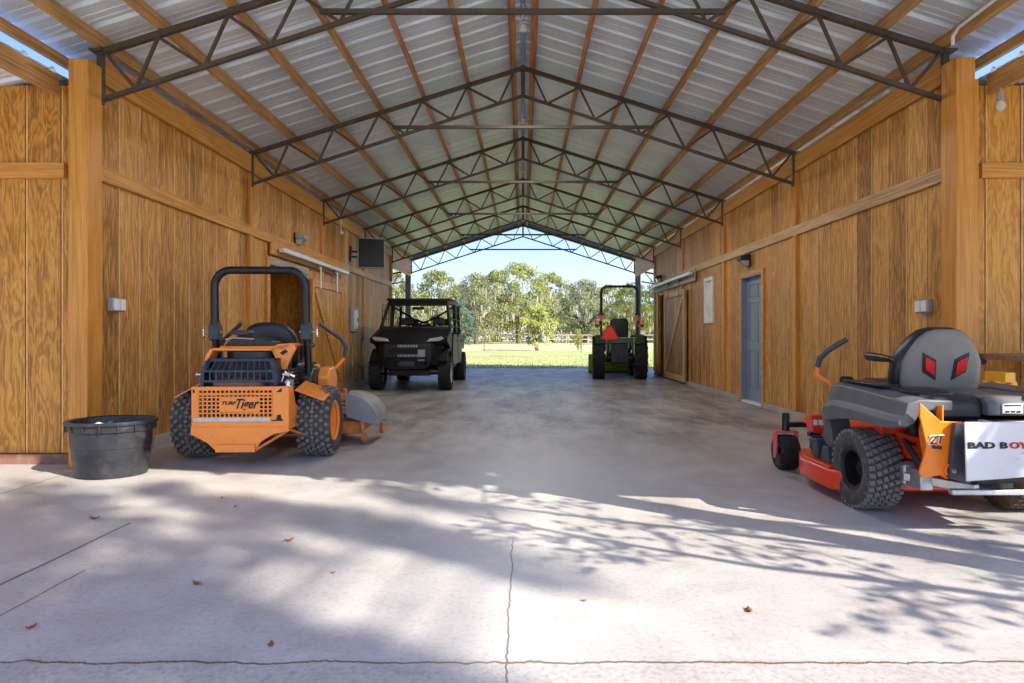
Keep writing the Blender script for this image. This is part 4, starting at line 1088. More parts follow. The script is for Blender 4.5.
# deck
mb = MB(); mb.prism([(-0.62, 0.20), (-0.62, 0.62), (-0.50, 0.92), (-0.42, 0.97), (0.42, 0.97), (0.62, 0.80), (0.62, 0.20), (0.30, 0.10), (-0.56, 0.10)], 'z', 0.075, 0.205); part('mower_deck', mb, RD_, r, 0.018)
mb = MB(); mb.prism([(-0.60, 0.22), (-0.60, 0.62), (-0.49, 0.89), (0.42, 0.93), (0.55, 0.3)], 'z', 0.205, 0.222); part('deck_plate', mb, RD_, r, 0.004)
mb = MB(); mb.lathe([(0.045, -0.02), (0.045, 0.02)], (-0.64, 0.93, 0.13), 'x', 14); mb.bx(-0.66, -0.60, 0.88, 0.96, 0.11, 0.16); part('anti_scalp_wheel', mb, M['blackm'], r, 0)
mb = MB(); mb.prism([(0.48, 0.22), (0.58, 0.23), (0.62, 0.35), (0.50, 0.36)], 'x', -0.56, -0.30); mb.prism([(0.30, 0.22), (0.44, 0.22), (0.40, 0.33), (0.34, 0.33)], 'x', -0.56, -0.35)
part('deck_cover', mb, M['dgrey'], r, 0.01)
# red foot platform side with white decal
mb = MB(); mb.prism([(-0.48, 0.37), (-0.50, 0.50), (-0.40, 0.50), (-0.40, 0.36)], 'y', 0.72, 0.82); mb.bx(-0.42, 0.42, 0.70, 1.05, 0.40, 0.42); mb.bx(-0.46, 0.46, 0.90, 0.93, 0.44, 0.46); part('foot_platform', mb, RD_, r, 0.006)
mb = MB()
for k in range(2): mb.prism([(-0.475+0.038*k, 0.425), (-0.48+0.038*k, 0.465), (-0.452+0.038*k, 0.465), (-0.445+0.038*k, 0.425)], 'y', 0.712, 0.72)
part('decal', mb, M['white'], r, 0, label='small white decal')
mb = MB(); mb.bx(-0.49, -0.41, 0.74, 0.8, 0.335, 0.365); mb.lathe([(0.022, 0.71), (0.022, 0.75)], (-0.45, 0, 0.345), 'y', 12); part('latch', mb, M['blackm'], r, 0.004)
# front strut from fender to deck
mb = MB(); mb.prism([(0.50, 0.52), (0.42, 0.52), (0.36, 0.34), (0.42, 0.30), (0.52, 0.36)], 'x', -0.50, -0.36); part('fender_support', mb, M['fender'], r, 0.006)
mb = MB(); mb.tube([(-0.46, 0.55, 0.36), (-0.54, 0.58, 0.36), (-0.56, 0.58, 0.28)], 0.012); part('step_rod', mb, M['blackm'], r, 0)
# big grey fenders
def fender(sx):
    mb = MB()
    st = [(-0.57, 0.745, 0.60, 0.655), (-0.45, 0.755, 0.575, 0.65), (-0.2, 0.77, 0.575, 0.66), (0.0, 0.78, 0.57, 0.665), (0.18, 0.785, 0.545, 0.665), (0.32, 0.775, 0.52, 0.64), (0.45, 0.72, 0.505, 0.60), (0.55, 0.66, 0.51, 0.575)]
    rings = []
    for (y, zt_, zb, zm) in st:
        k = 1.0 if y < 0.3 else 1.0-0.25*(y-0.3)/0.25
        xo = 0.60*k if y < 0.3 else 0.60-0.10*(y-0.3)/0.25
        xi = 0.30
        rings.append([(sx*xi, y, zt_-0.005), (sx*(xo-0.12), y, zt_), (sx*(xo-0.055), y, zt_-0.018), (sx*(xo-0.035), y, zm), (sx*xo, y, zm-0.03), (sx*(xo-0.005), y, zb), (sx*(xo-0.05), y, zb-0.005), (sx*(xo-0.09), y, zm-0.04), (sx*(xo-0.13), y, zt_-0.06), (sx*xi, y, zt_-0.06)])
    mb.loft(rings)
    return mb
for s_ in (-1, 1): part('fender', fender(s_), M['fender'], r, 0.006, smooth=30, label='long grey fender')
mb = MB(); mb.lathe([(0.045, 0.77), (0.045, 0.80), (0.03, 0.81)], (-0.38, 0.42, 0), 'z', 16); part('fuel_cap', mb, M['blackm'], r, 0)
mb = MB(); mb.bx(-0.50, -0.36, -0.2, 0.25, 0.785, 0.80); part('fender_top_insert', mb, M['blackm'], r, 0.004)
# seat
mb = MB(); seat_back(mb, 0.485, 0.42, 0.235, -0.06, 0.07, 0.715, 0.16, outline=HEX)
part('seat_shell', mb, M['seatgrey'], r, 0, smooth=60, label='grey moulded seat shell').location.x = -0.03
mb = MB(); seat_back(mb, 0.53, 0.44, 0.25, -0.035, 0.16, 0.71, 0.16, outline=HEX)
part('seat_back', mb, M['vinyl'], r, 0, smooth=60).location.x = -0.03
mb = MB(); mb.prism([(0.02, 0.66), (0.0, 0.74), (0.08, 0.79), (0.46, 0.80), (0.52, 0.75), (0.50, 0.66)], 'x', -0.26, 0.26); part('seat_cushion', mb, M['vinyl'], r, 0.03, seg=3)
for s_ in (-1, 1):
    # lozenge lamps with dark sunken surround on the back of the shell
    def lz(k, dx=0.0, dz=0.0):
        c = (s_*0.10+dx, 0.905+dz)
        return [(c[0]+s_*x*k, c[1]+z*k) for x, z in ((-0.028, 0.028), (0.030, 0.058), (0.024, -0.022), (-0.034, -0.058))]
    def slab(poly, y, t_):
        mb = MB()
        vs = [(x, y-0.16*(z-0.715), z) for x, z in poly]+[(x, y-t_-0.16*(z-0.715), z) for x, z in poly]
        n = len(poly); mb.add(vs, [tuple(range(n)), tuple(reversed(range(n, 2*n)))]+[(i, i+n, (i+1) % n+n, (i+1) % n) for i in range(n)]); return mb
    part('lamp_surround', slab(lz(1.5, -0.03), -0.055, 0.012), M['vinyl'], r, 0.002)
    part('lamp_lens', slab(lz(1.0, -0.03), -0.066, 0.012), M['red'], r, 0.003, label='red lozenge lens')
for s_ in (-1, 1):
    mb = MB(); mb.tube([(s_*0.28, 0.0, 0.93), (s_*0.29, 0.06, 0.95)], 0.02); mb.tube([(s_*0.29, 0.04, 0.945), (s_*0.29, 0.16, 0.95), (s_*0.285, 0.31, 0.955)], [0.02, 0.027, 0.03], 10); part('armrest', mb, M['vinyl'], r, 0, smooth=60)
# levers
for s_ in (-1, 1):
    mb = MB(); mb.tube([(s_*0.40, 0.52, 0.70), (s_*0.44, 0.57, 0.76), (s_*0.495, 0.62, 0.80), (s_*0.495, 0.62, 0.87)], 0.017, 10); part('lever_base', mb, M['bright'], r, 0, smooth=60)
    mb = MB(); mb.tube([(s_*0.495, 0.62, 0.865), (s_*0.48, 0.61, 0.93), (s_*0.44, 0.59, 0.98), (s_*0.36, 0.56, 1.04), (s_*0.315, 0.54, 1.07)], [0.019, 0.02, 0.02, 0.021, 0.017], 10); part('steering_lever', mb, M['dgrey'], r, 0, smooth=60)
# tank / hood behind the seat
mb = MB(); mb.prism([(-0.56, 0.64), (-0.56, 0.72), (-0.52, 0.765), (-0.10, 0.77), (-0.08, 0.64)], 'x', -0.40, -0.13); mb.ball((-0.30, -0.32, 0.765), (0.14, 0.18, 0.03), 16); part('battery_cover', mb, M['black'], r, 0.02, seg=3)
mb = MB(); mb.prism([(-0.60, 0.66), (-0.60, 0.725), (-0.56, 0.765), (-0.12, 0.77), (-0.10, 0.66)], 'x', -0.125, 0.22); mb.bx(0.09, 0.11, -0.603, -0.2, 0.66, 0.772); part('engine_cover', mb, M['fender'], r, 0.015, seg=3)
mb = MB(); mb.bx(-0.055, 0.055, -0.607, -0.600, 0.675, 0.728); part('warning_label', mb, M['white'], r, 0.001, label='white warning label')
mb = MB()
for k in range(3): mb.bx(-0.04+0.03*k, -0.018+0.03*k, -0.609, -0.607, 0.68, 0.69)
mb.bx(-0.045, 0.045, -0.609, -0.607, 0.715, 0.722); part('label_print', mb, M['ink'], r, 0)
mb = MB(); mb.prism([(0.22, 0.66), (0.22, 0.74), (0.42, 0.80), (0.45, 0.79), (0.36, 0.66)], 'y', -0.58, -0.25); part('side_wing', mb, M['blackm'], r, 0.01)
mb = MB(); mb.prism([(0.23, 0.60), (0.23, 0.70), (0.40, 0.60)], 'y', -0.62, -0.60); part('side_gusset', mb, RD_, r, 0.003)
# engine block below
mb = MB(); mb.bx(-0.24, 0.26, -0.62, -0.12, 0.30, 0.64); mb.lathe([(0.16, 0.22), (0.16, 0.30)], (0, -0.35, 0), 'z', 20); part('engine', mb, M['blackm'], r, 0.008)
mb = MB()
for k in range(4): mb.tube([(-0.40+0.03*k, -0.50+0.09*k, 0.34), (-0.42+0.03*k, -0.36+0.07*k, 0.47), (-0.30, -0.25+0.05*k, 0.44), (-0.28, -0.2, 0.60)], 0.009)
part('hydraulic_hose', mb, M['black'], r, 0)
mb = MB(); mb.bx(-0.34, -0.24, -0.50, 0.10, 0.36, 0.50); mb.bx(-0.44, -0.2, -0.12, -0.04, 0.49, 0.60)
for k in range(5): mb.lathe([(0.008, -0.352), (0.008, -0.34)], (0, -0.42+0.07*k, 0.40), 'x', 8)
part('inner_frame', mb, RD_, r, 0.005)
# silver transaxle bar underneath
mb = MB(); mb.beam((-0.40, -0.30, 0.27), (-0.20, -0.62, 0.27), 0.05, 0.05); mb.bx(-0.36, 0.30, -0.66, -0.62, 0.245, 0.275); mb.lathe([(0.05, 0.22), (0.05, 0.33), (0.03, 0.35)], (-0.36, -0.28, 0), 'z', 14); mb.bx(-0.40, -0.33, -0.45, -0.2, 0.22, 0.33)
part('transaxle', mb, M['galv'], r, 0.006)
# bright orange side bracket
poly = [(-0.512, 0.735), (-0.40, 0.635), (-0.272, 0.632), (-0.272, 0.600), (-0.312, 0.575), (-0.338, 0.42), (-0.318, 0.375), (-0.33, 0.335), (-0.37, 0.325), (-0.40, 0.345), (-0.50, 0.33), (-0.515, 0.36), (-0.475, 0.50), (-0.512, 0.66)]
mb = MB(); mb.prism(poly, 'y', -0.625, -0.610); mb.prism([(-0.61, 0.72), (-0.61, 0.36), (-0.45, 0.36), (-0.40, 0.55), (-0.45, 0.70)], 'x', -0.385, -0.375); part('side_bracket', mb, M['bright'], r, 0.003)
text_mesh('lettering', 'ZT', 0.062, M['white'], r, (-0.435, -0.630, 0.535), (PI/2, -0.05, 0), 0.3, xs=0.95, bold=0.004)
text_mesh('lettering', 'ZT', 0.060, M['ink'], r, (-0.433, -0.634, 0.534), (PI/2, -0.05, 0), 0.3, xs=0.95, bold=0.0)
text_mesh('lettering', 'ELITE', 0.022, M['ink'], r, (-0.425, -0.630, 0.495), (PI/2, 0.15, 0), 0.2, xs=1.0, bold=0.001)
mb = MB(); mb.lathe([(0.036, -0.626), (0.036, -0.64), (0.028, -0.641), (0.028, -0.63)], (-0.352, 0, 0.375), 'y', 20); part('bracket_boss', mb, M['bright'], r, 0)
mb = MB(); mb.lathe([(0.014, -0.63), (0.014, -0.66), (0.007, -0.661)], (-0.352, 0, 0.375), 'y', 6); part('boss_bolt', mb, M['chrome'], r, 0.001)
# dark filler and white rear panel
mb = MB(); mb.prism([(-0.345, 0.63), (-0.27, 0.63), (-0.262, 0.30), (-0.375, 0.335)], 'y', -0.66, -0.628); part('rear_filler', mb, M['dgrey'], r, 0.003)
mb = MB(); mb.prism([(-0.355, 0.648), (0.355, 0.648), (0.355, 0.365), (0.10, 0.372), (-0.15, 0.352), (-0.345, 0.338)], 'y', -0.745, -0.735)
mb.bx(-0.20, -0.17, -0.735, -0.62, 0.36, 0.645); mb.bx(0.17, 0.20, -0.735, -0.62, 0.37, 0.645)
part('rear_panel', mb, simple('pale_silver_panel', S(216,216,216), 0.3, 0.25, var=0.04), r, 0.004, label='pale silver rear panel')
text_mesh('lettering', 'BAD', 0.044, M['ink'], r, (-0.270, -0.748, 0.525), (PI/2, 0, 0), 0.0, width=0.140, bold=0.002)
text_mesh('lettering', 'B', 0.044, M['ink'], r, (-0.155, -0.748, 0.525), (PI/2, 0, 0), 0.0, width=0.040, bold=0.002)
text_mesh('lettering', 'OY', 0.044, M['redink'], r, (-0.078, -0.748, 0.525), (PI/2, 0, 0), 0.0, width=0.098, bold=0.002)
tag(r, 'red and grey zero-turn mower with black seat and two red lozenge lamps on its back', 'mower')

# ================================================================== black utility vehicle, front towards the camera
r = empty('utility_vehicle', (-2.24, 12.9, 0)); r.rotation_euler = (0, 0, PI)
B = M['utv']; G = M['utvg']
for s_ in (-1, 1):
    add_wheel(r, s_*0.685, 0, 0.345, 0.25, s_, M['tyred'], M['galv'], 'atv', 0.55)
    add_wheel(r, s_*0.685, -2.78, 0.345, 0.27, s_, M['tyred'], M['dgrey'], 'atv', 0.55)
    mb = MB(); mb.tube([(s_*0.2, 0.1, 0.32), (s_*0.60, 0.02, 0.33)], 0.022); mb.tube([(s_*0.2, -0.12, 0.32), (s_*0.60, -0.02, 0.33)], 0.022); mb.tube([(s_*0.3, 0.0, 0.85), (s_*0.52, 0.0, 0.40)], 0.035); part('suspension_arm', mb, M['blackm'], r, 0)
    mb = MB(); mb.tube([(s_*0.2, -2.7, 0.32), (s_*0.60, -2.78, 0.33)], 0.022); mb.tube([(s_*0.3, -2.78, 0.85), (s_*0.52, -2.78, 0.40)], 0.035); part('suspension_arm', mb, M['blackm'], r, 0)
mb = MB(); mb.bx(-0.40, 0.40, -3.1, 0.35, 0.30, 0.42); mb.bx(-0.66, 0.66, -2.35, -0.42, 0.36, 0.44); part('chassis', mb, M['blackm'], r, 0.01)
# nose / hood as loft along y
def sec(y, w, zb, zt_, sh):
    return [(-w, y, zb), (-w, y, zt_-sh), (-w*0.86, y, zt_-sh*0.35), (-w*0.45, y, zt_), (0, y, zt_+0.01), (w*0.45, y, zt_), (w*0.86, y, zt_-sh*0.35), (w, y, zt_-sh), (w, y, zb)]
mb = MB(); mb.loft([sec(0.50, 0.44, 0.60, 0.90, 0.14), sec(0.44, 0.52, 0.52, 1.00, 0.16), (sec(0.30, 0.60, 0.50, 1.10, 0.16)), sec(0.0, 0.66, 0.55, 1.19, 0.14), sec(-0.38, 0.70, 0.55, 1.25, 0.10)])
part('hood', mb, B, r, 0.01, smooth=30)
mb = MB()   # fenders over the front wheels
for s_ in (-1, 1):
    ring0 = []
for s_ in (-1, 1):
    mb = MB(); rings = []
    for k in range(9):
        a = math.radians(25+140*k/8); yy = 0.44*math.cos(a); zz = 0.44+0.40*math.sin(a)
        rings.append([(s_*0.50, yy, zz+0.02), (s_*0.76, yy, zz-0.01), (s_*0.765, yy*0.95, zz-0.04), (s_*0.50, yy*0.95, zz-0.03)])
    mb.loft(rings); part('wheel_arch', mb, B, r, 0.004, smooth=50)
    mb = MB(); mb.prism([(-0.44, 0.50), (-0.42, 1.24), (-0.10, 1.16), (0.36, 1.05), (0.40, 0.95), (0.05, 0.90), (-0.3, 0.78)], 'x', s_*0.64, s_*0.76); part('side_cowl', mb, B, r, 0.02)
    # headlights
    mb = MB(); mb.prism([(s_*0.36, 0.97), (s_*0.42, 1.035), (s_*0.66, 1.07), (s_*0.70, 1.03), (s_*0.62, 0.985)], 'y', 0.36, 0.455); part('headlight', mb, M['lens'], r, 0.006, label='pale headlight')
    mb = MB(); mb.prism([(s_*0.32, 0.94), (s_*0.40, 1.06), (s_*0.69, 1.10), (s_*0.76, 1.02), (s_*0.66, 0.955)], 'y', 0.30, 0.40); part('headlight_housing', mb, B, r, 0.008)
mb = MB()
mb.bx(-0.46, 0.46, 0.44, 0.52, 0.56, 0.92)
part('front_fascia', mb, G, r, 0.02)
for z_ in (0.885, 0.70):
    mb = MB()
    for k in range(8): mb.bx(-0.20+0.05*k, -0.165+0.05*k, 0.522, 0.53, z_-0.025, z_+0.025)
    part('grille', mb, M['greybox'], r, 0.002, label='row of pale grille marks')
mb = MB()
for k in range(5): mb.bx(-0.36, 0.36, 0.52, 0.53, 0.745+0.02*k, 0.755+0.02*k)
mb.bx(-0.36, 0.36, 0.52, 0.528, 0.60, 0.66); part('grille', mb, M['blackm'], r, 0.002)
mb = MB(); mb.prism([(-0.44, 0.50), (-0.34, 0.44), (0.34, 0.44), (0.44, 0.50), (0.44, 0.60), (-0.44, 0.60)], 'y', 0.46, 0.60); mb.tube([(-0.38, 0.60, 0.52), (-0.38, 0.64, 0.66), (0.38, 0.64, 0.66), (0.38, 0.60, 0.52)], 0.022); part('front_bumper', mb, B, r, 0.015)
mb = MB(); mb.lathe([(0.06, -0.12), (0.06, 0.12)], (0, 0.60, 0.54), 'x', 16); mb.bx(-0.16, 0.16, 0.54, 0.64, 0.50, 0.58); part('winch', mb, M['dgrey'], r, 0.006)
mb = MB(); mb.bx(-0.36, -0.22, 0.61, 0.625, 0.60, 0.82); part('plate', mb, M['greybox'], r, 0.003, label='pale grey plate on the grille')
# cab: roll cage, roof, dash, seats, doors
zc = 1.84
for s_ in (-1, 1):
    mb = MB(); mb.tube([(s_*0.72, -0.40, 1.22), (s_*0.62, -0.78, 1.78)], 0.034); part('cage_pillar', mb, B, r, 0)
    mb = MB(); mb.tube([(s_*0.74, -1.50, 0.50), (s_*0.68, -1.50, 1.78)], 0.034); part('cage_pillar', mb, B, r, 0)
    mb = MB(); mb.tube([(s_*0.74, -2.42, 0.60), (s_*0.68, -2.42, 1.78)], 0.034); part('cage_pillar', mb, B, r, 0)
    mb = MB(); mb.tube([(s_*0.62, -0.78, 1.78), (s_*0.68, -1.5, 1.79), (s_*0.66, -2.42, 1.78)], 0.03); part('cage_rail', mb, B, r, 0)
    for (a, b) in ((-1.47, -0.48), (-2.38, -1.53)):
        mb = MB(); mb.prism([(b, 0.46), (b, 1.02), (b-0.1, 1.12), (a+0.1, 1.12), (a, 1.02), (a, 0.46)], 'x', s_*0.73, s_*0.78); dr = part('door', mb, B, r, 0.015)
        mb = MB(); mb.bx(s_*0.78, s_*0.80, a+0.12, a+0.22, 0.95, 0.99); part('handle', mb, M['dgrey'], dr, 0.004)
        mb = MB()
        for k in range(5):
            y = a+0.08+(b-a-0.16)*k/4; mb.tube([(s_*0.745, y, 1.12), (s_*0.70, y, 1.76)], 0.007, 5)
        for k in range(3): mb.tube([(s_*(0.745-0.013*k), a+0.05, 1.28+0.16*k), (s_*(0.745-0.013*k), b-0.05, 1.28+0.16*k)], 0.006, 5)
        part('side_net', mb, B, r, 0)
mb = MB(); mb.loft([[(-w_, y, z), (w_, y, z), (w_, y, z+0.05), (-w_, y, z+0.05)] for (y, w_, z) in ((-0.66, 0.60, 1.80), (-0.80, 0.68, 1.835), (-1.6, 0.70, 1.85), (-2.45, 0.68, 1.825))]); part('roof', mb, B, r, 0.015)
mb = MB(); mb.bx(-0.62, 0.62, -0.76, -0.72, 1.72, 1.83); mb.bx(-0.12, 0.12, -0.84, -0.76, 1.64, 1.70); part('roof_header', mb, B, r, 0.008)
mb = MB(); mb.prism([(-0.72, 1.16), (0.72, 1.16), (0.70, 1.28), (-0.70, 1.28)], 'y', -0.62, -0.36); part('dashboard', mb, G, r, 0.02)
mb = MB(); mb.tube([(-0.36+0.17*math.cos(a), -0.86-0.05*math.sin(a), 1.34+0.15*math.sin(a)) for a in [2*PI*k/20 for k in range(20)]], 0.013, 8, closed=True); mb.tube([(-0.36, -0.86, 1.34), (-0.36, -0.62, 1.2)], 0.02); mb.tube([(-0.53, -0.86, 1.34), (-0.19, -0.86, 1.34)], 0.012); part('steering_wheel', mb, M['black'], r, 0)
for yb in (-1.15, -2.05):
    for s_ in (-0.36, 0.36):
        mb = MB(); mb.bx(s_-0.27, s_+0.27, yb-0.2, yb+0.28, 0.72, 0.86); part('seat_cushion', mb, M['vinyl'], r, 0.03, seg=3)
        mb = MB(); seat_back(mb, 0.5, 0.50, 0.1, yb-0.28, 0.12, 0.84, -0.12); part('seat_back', mb, M['vinyl'], r, 0, smooth=60)
        mb = MB(); mb.bx(s_-0.13, s_+0.13, yb-0.27, yb-0.18, 1.32, 1.48); part('headrest', mb, M['vinyl'], r, 0.03, seg=3)
    mb = MB(); mb.bx(-0.68, 0.68, yb-0.4, yb+0.3, 0.44, 0.72); part('seat_base', mb, G, r, 0.01)
mb = MB(); mb.tube([(0.66, -1.5, 1.72), (0.2, -1.52, 1.45), (-0.1, -1.54, 1.35)], 0.02); mb.tube([(-0.66, -1.5, 1.72), (-0.2, -1.52, 1.45), (0.1, -1.54, 1.35)], 0.02); part('cage_brace', mb, B, r, 0)
# cargo bed
mb = MB()
mb.bx(-0.70, 0.70, -3.42, -2.50, 0.76, 0.80); mb.bx(-0.74, -0.69, -3.42, -2.50, 0.76, 1.10); mb.bx(0.69, 0.74, -3.42, -2.50, 0.76, 1.10); mb.bx(-0.70, 0.70, -2.54, -2.50, 0.76, 1.16); mb.bx(-0.70, 0.70, -3.44, -3.40, 0.76, 1.10)
part('cargo_bed', mb, B, r, 0.012)
tag(r, 'black four-seat utility vehicle with roof, parked facing out before the far opening', 'utility vehicle')

# ================================================================== green compact tractor, seen from behind
r = empty('compact_tractor', (2.42, 16.1, 0)); r.rotation_euler = (0, 0, math.radians(-5.0))
GN = M['green']; DK = M['blackm']
for s_ in (-1, 1):
    add_wheel(r, s_*0.52, 0, 0.53, 0.30, s_, M['tyred'], M['yellow'], 'ag', 0.50)
    add_wheel(r, s_*0.46, 1.55, 0.30, 0.20, s_, M['tyred'], M['yellow'], 'ag', 0.50)
    mb = MB(); rings = []
    for k in range(8):
        a = math.radians(45+95*k/7); yy = 0.60*math.cos(a); zz = 0.52+0.60*math.sin(a)
        rings.append([(s_*0.34, yy, zz), (s_*0.60, yy, zz), (s_*0.60, yy*0.95, zz-0.03), (s_*0.34, yy*0.95, zz-0.03)])
    mb.loft(rings); mb.bx(s_*0.34, s_*0.36, -0.30, 0.40, 0.70, 0.98); part('fender', mb, GN, r, 0.006, smooth=50)
    # tail lamp group
    mb = MB(); mb.bx(s_*0.44, s_*0.60, -0.10, -0.02, 1.30, 1.46); part('lamp_housing', mb, M['black'], r, 0.01)
    mb = MB(); mb.bx(s_*0.50, s_*0.595, -0.12, -0.10, 1.36, 1.455); part('flasher_lamp', mb, M['amber'], r, 0.008, label='amber flasher')
    mb = MB(); mb.bx(s_*0.455, s_*0.53, -0.12, -0.10, 1.30, 1.355); part('tail_lamp', mb, M['red'], r, 0.006, label='red tail lamp')
    mb = MB(); mb.bx(s_*0.45-0.03, s_*0.45+0.03, 0.0, 0.06, 0.62, 1.60); part('roll_bar_post', mb, DK, r, 0.006)
    mb = MB(); mb.bx(s_*0.45-0.035, s_*0.45+0.035, -0.03, 0.0, 1.34, 1.60); part('reflective_patch', mb, M['redor'], r, 0.004, label='red reflective patch')
    mb = MB(); mb.bx(s_*0.45-0.055, s_*0.45+0.055, -0.01, 0.07, 1.58, 1.66); part('hinge_bracket', mb, DK, r, 0.008)
    mb = MB(); mb.tube([(s_*0.30, -0.15, 0.36), (s_*0.36, -0.75, 0.42)], 0.025); mb.tube([(s_*0.28, -0.10, 0.84), (s_*0.35, -0.55, 0.45)], 0.014); part('lift_arm', mb, DK, r, 0)
    # loader arms
    mb = MB(); mb.beam((s_*0.42, 0.75, 1.02), (s_*0.42, 1.75, 0.98), 0.07, 0.13); mb.beam((s_*0.42, 1.72, 1.0), (s_*0.42, 2.35, 0.35), 0.07, 0.12); mb.beam((s_*0.42, 0.80, 0.45), (s_*0.42, 0.80, 1.06), 0.09, 0.1); part('loader_arm', mb, GN, r, 0.006)
pts = [(-0.45, 0.03, 1.62), (-0.45, 0.0, 2.16)]+[(-0.45+0.14+0.14*math.cos(PI-PI/2*i/5), -0.02, 2.18+0.14*math.sin(PI-PI/2*i/5)) for i in range(1, 6)]+[(0.45-0.14+0.14*math.cos(PI/2-PI/2*i/5), -0.02, 2.18+0.14*math.sin(PI/2-PI/2*i/5)) for i in range(0, 6)]+[(0.45, 0.03, 1.62)]
mb = MB(); mb.tube(pts, 0.033, 10); part('roll_bar', mb, DK, r, 0, smooth=60)
mb = MB(); mb.bx(-0.22, 0.22, -0.22, 0.5, 0.42, 0.90); mb.bx(-0.20, 0.20, 0.5, 1.9, 0.42, 0.62); mb.lathe([(0.09, -0.62), (0.12, -0.1)], (0, 0, 0.5), 'y', 16) if False else None
mb.lathe([(0.05, -0.42), (0.05, -0.28)], (0, 0, 0.55), 'y', 12); mb.lathe([(0.12, -0.34), (0.12, 0.34)], (0, 0, 0.53), 'x', 16); part('transmission', mb, DK, r, 0.01)
mb = MB(); mb.bx(-0.38, 0.38, -0.36, -0.28, 0.90, 1.02); mb.prism([(-0.38, 0.9), (-0.38, 0.72), (-0.30, 0.66), (-0.28, 0.9)], 'y', -0.34, -0.30); mb.prism([(0.38, 0.9), (0.38, 0.72), (0.30, 0.66), (0.28, 0.9)], 'y', -0.34, -0.30); part('rear_plate', mb, GN, r, 0.006)
mb = MB(); mb.tube([(-0.36, -0.36, 1.03), (0.40, -0.36, 1.03)], 0.014); mb.tube([(-0.34, -0.38, 1.02), (-0.34, -0.42, 0.55)], 0.02); mb.tube([(0.34, -0.38, 1.0), (0.34, -0.42, 0.6)], 0.018); part('hitch_link', mb, M['galv'], r, 0)
mb = MB(); mb.bx(-0.38, 0.38, -0.62, -0.56, 0.36, 0.44) if False else mb.bx(-0.10, 0.10, -0.5, -0.2, 0.34, 0.38); part('drawbar', mb, DK, r, 0.004)
mb = MB(); seat_back(mb, 0.46, 0.52, 0.12, 0.08, 0.10, 1.0, 0.10); part('seat_back', mb, M['dgreen'], r, 0, smooth=60)
mb = MB(); mb.bx(-0.23, 0.23, 0.15, 0.62, 0.92, 1.02); part('seat_cushion', mb, M['dgreen'], r, 0.03, seg=3)
# slow moving vehicle sign
c = (-0.255, -0.40); zb = 0.98
def trunc(k, z0_=0.0):
    P = [(-0.19, 0.0), (0.19, 0.0), (0.225, 0.045), (0.05, 0.36), (-0.05, 0.36), (-0.225, 0.045)]
    cx, cz = 0.0, 0.14
    return [(c[0]+(x-cx)*k+cx, zb+(z-cz)*k+cz) for x, z in P]
mb = MB(); mb.prism(trunc(1.0), 'y', c[1], c[1]+0.008); sg = part('warning_triangle', mb, M['redink'], r, 0.0, label='red bordered slow-vehicle triangle')
mb = MB(); mb.prism(trunc(0.8), 'y', c[1]-0.003, c[1]); part('triangle_face', mb, M['smv'], sg, 0)
mb = MB(); mb.bx(c[0]-0.02, c[0]+0.02, c[1]+0.008, c[1]+0.05, 0.92, 1.2); part('sign_bracket', mb, DK, r, 0.003)
# steering wheel, hood, console, loader bucket
mb = MB(); mb.tube([(0.17*math.cos(a), 0.88+0.06*math.sin(a), 1.28+0.14*math.sin(a)) for a in [2*PI*k/18 for k in range(18)]], 0.014, 7, closed=True); mb.tube([(0, 0.88, 1.28), (0, 1.05, 1.1)], 0.02); part('steering_wheel', mb, M['black'], r, 0)
mb = MB(); mb.loft([[(-w_, y, 0.60), (-w_, y, z-0.08), (-w_*0.7, y, z), (w_*0.7, y, z), (w_, y, z-0.08), (w_, y, 0.60)] for (y, w_, z) in ((0.98, 0.28, 1.22), (1.5, 0.27, 1.17), (1.95, 0.24, 1.05), (2.02, 0.2, 0.95))]); part('hood', mb, GN, r, 0.01)
mb = MB(); mb.bx(-0.32, 0.32, 0.45, 1.0, 0.50, 0.54); part('floor_plate', mb, DK, r, 0.006)
mb = MB(); mb.bx(0.3, 0.42, 0.05, 0.3, 1.0, 1.1)
for k in range(3): mb.tube([(0.32+0.04*k, 0.15, 1.08), (0.32+0.04*k, 0.12, 1.24)], 0.008)
part('control_lever', mb, M['black'], r, 0.004)
mb = MB(); mb.tube([(-0.30, 0.1, 0.95), (-0.28, 0.05, 1.42)], 0.016); part('exhaust_pipe', mb, M['black'], r, 0)
mb = MB(); out = [(2.35, 0.55), (2.30, 0.30), (2.36, 0.06), (2.46, 0.02), (2.92, 0.02), (2.92, 0.035), (2.48, 0.04), (2.39, 0.08), (2.335, 0.30), (2.38, 0.55)]
mb.prism(out, 'x', -0.72, 0.72); mb.prism([(2.36, 0.54), (2.31, 0.30), (2.37, 0.05), (2.46, 0.02), (2.90, 0.02), (2.72, 0.40)], 'x', -0.735, -0.72); mb.prism([(2.36, 0.54), (2.31, 0.30), (2.37, 0.05), (2.46, 0.02), (2.90, 0.02), (2.72, 0.40)], 'x', 0.72, 0.735)
part('loader_bucket', mb, M['ltgreen'], r, 0.004)
tag(r, 'green compact tractor with roll bar and orange-red triangle sign, near the far opening', 'tractor')
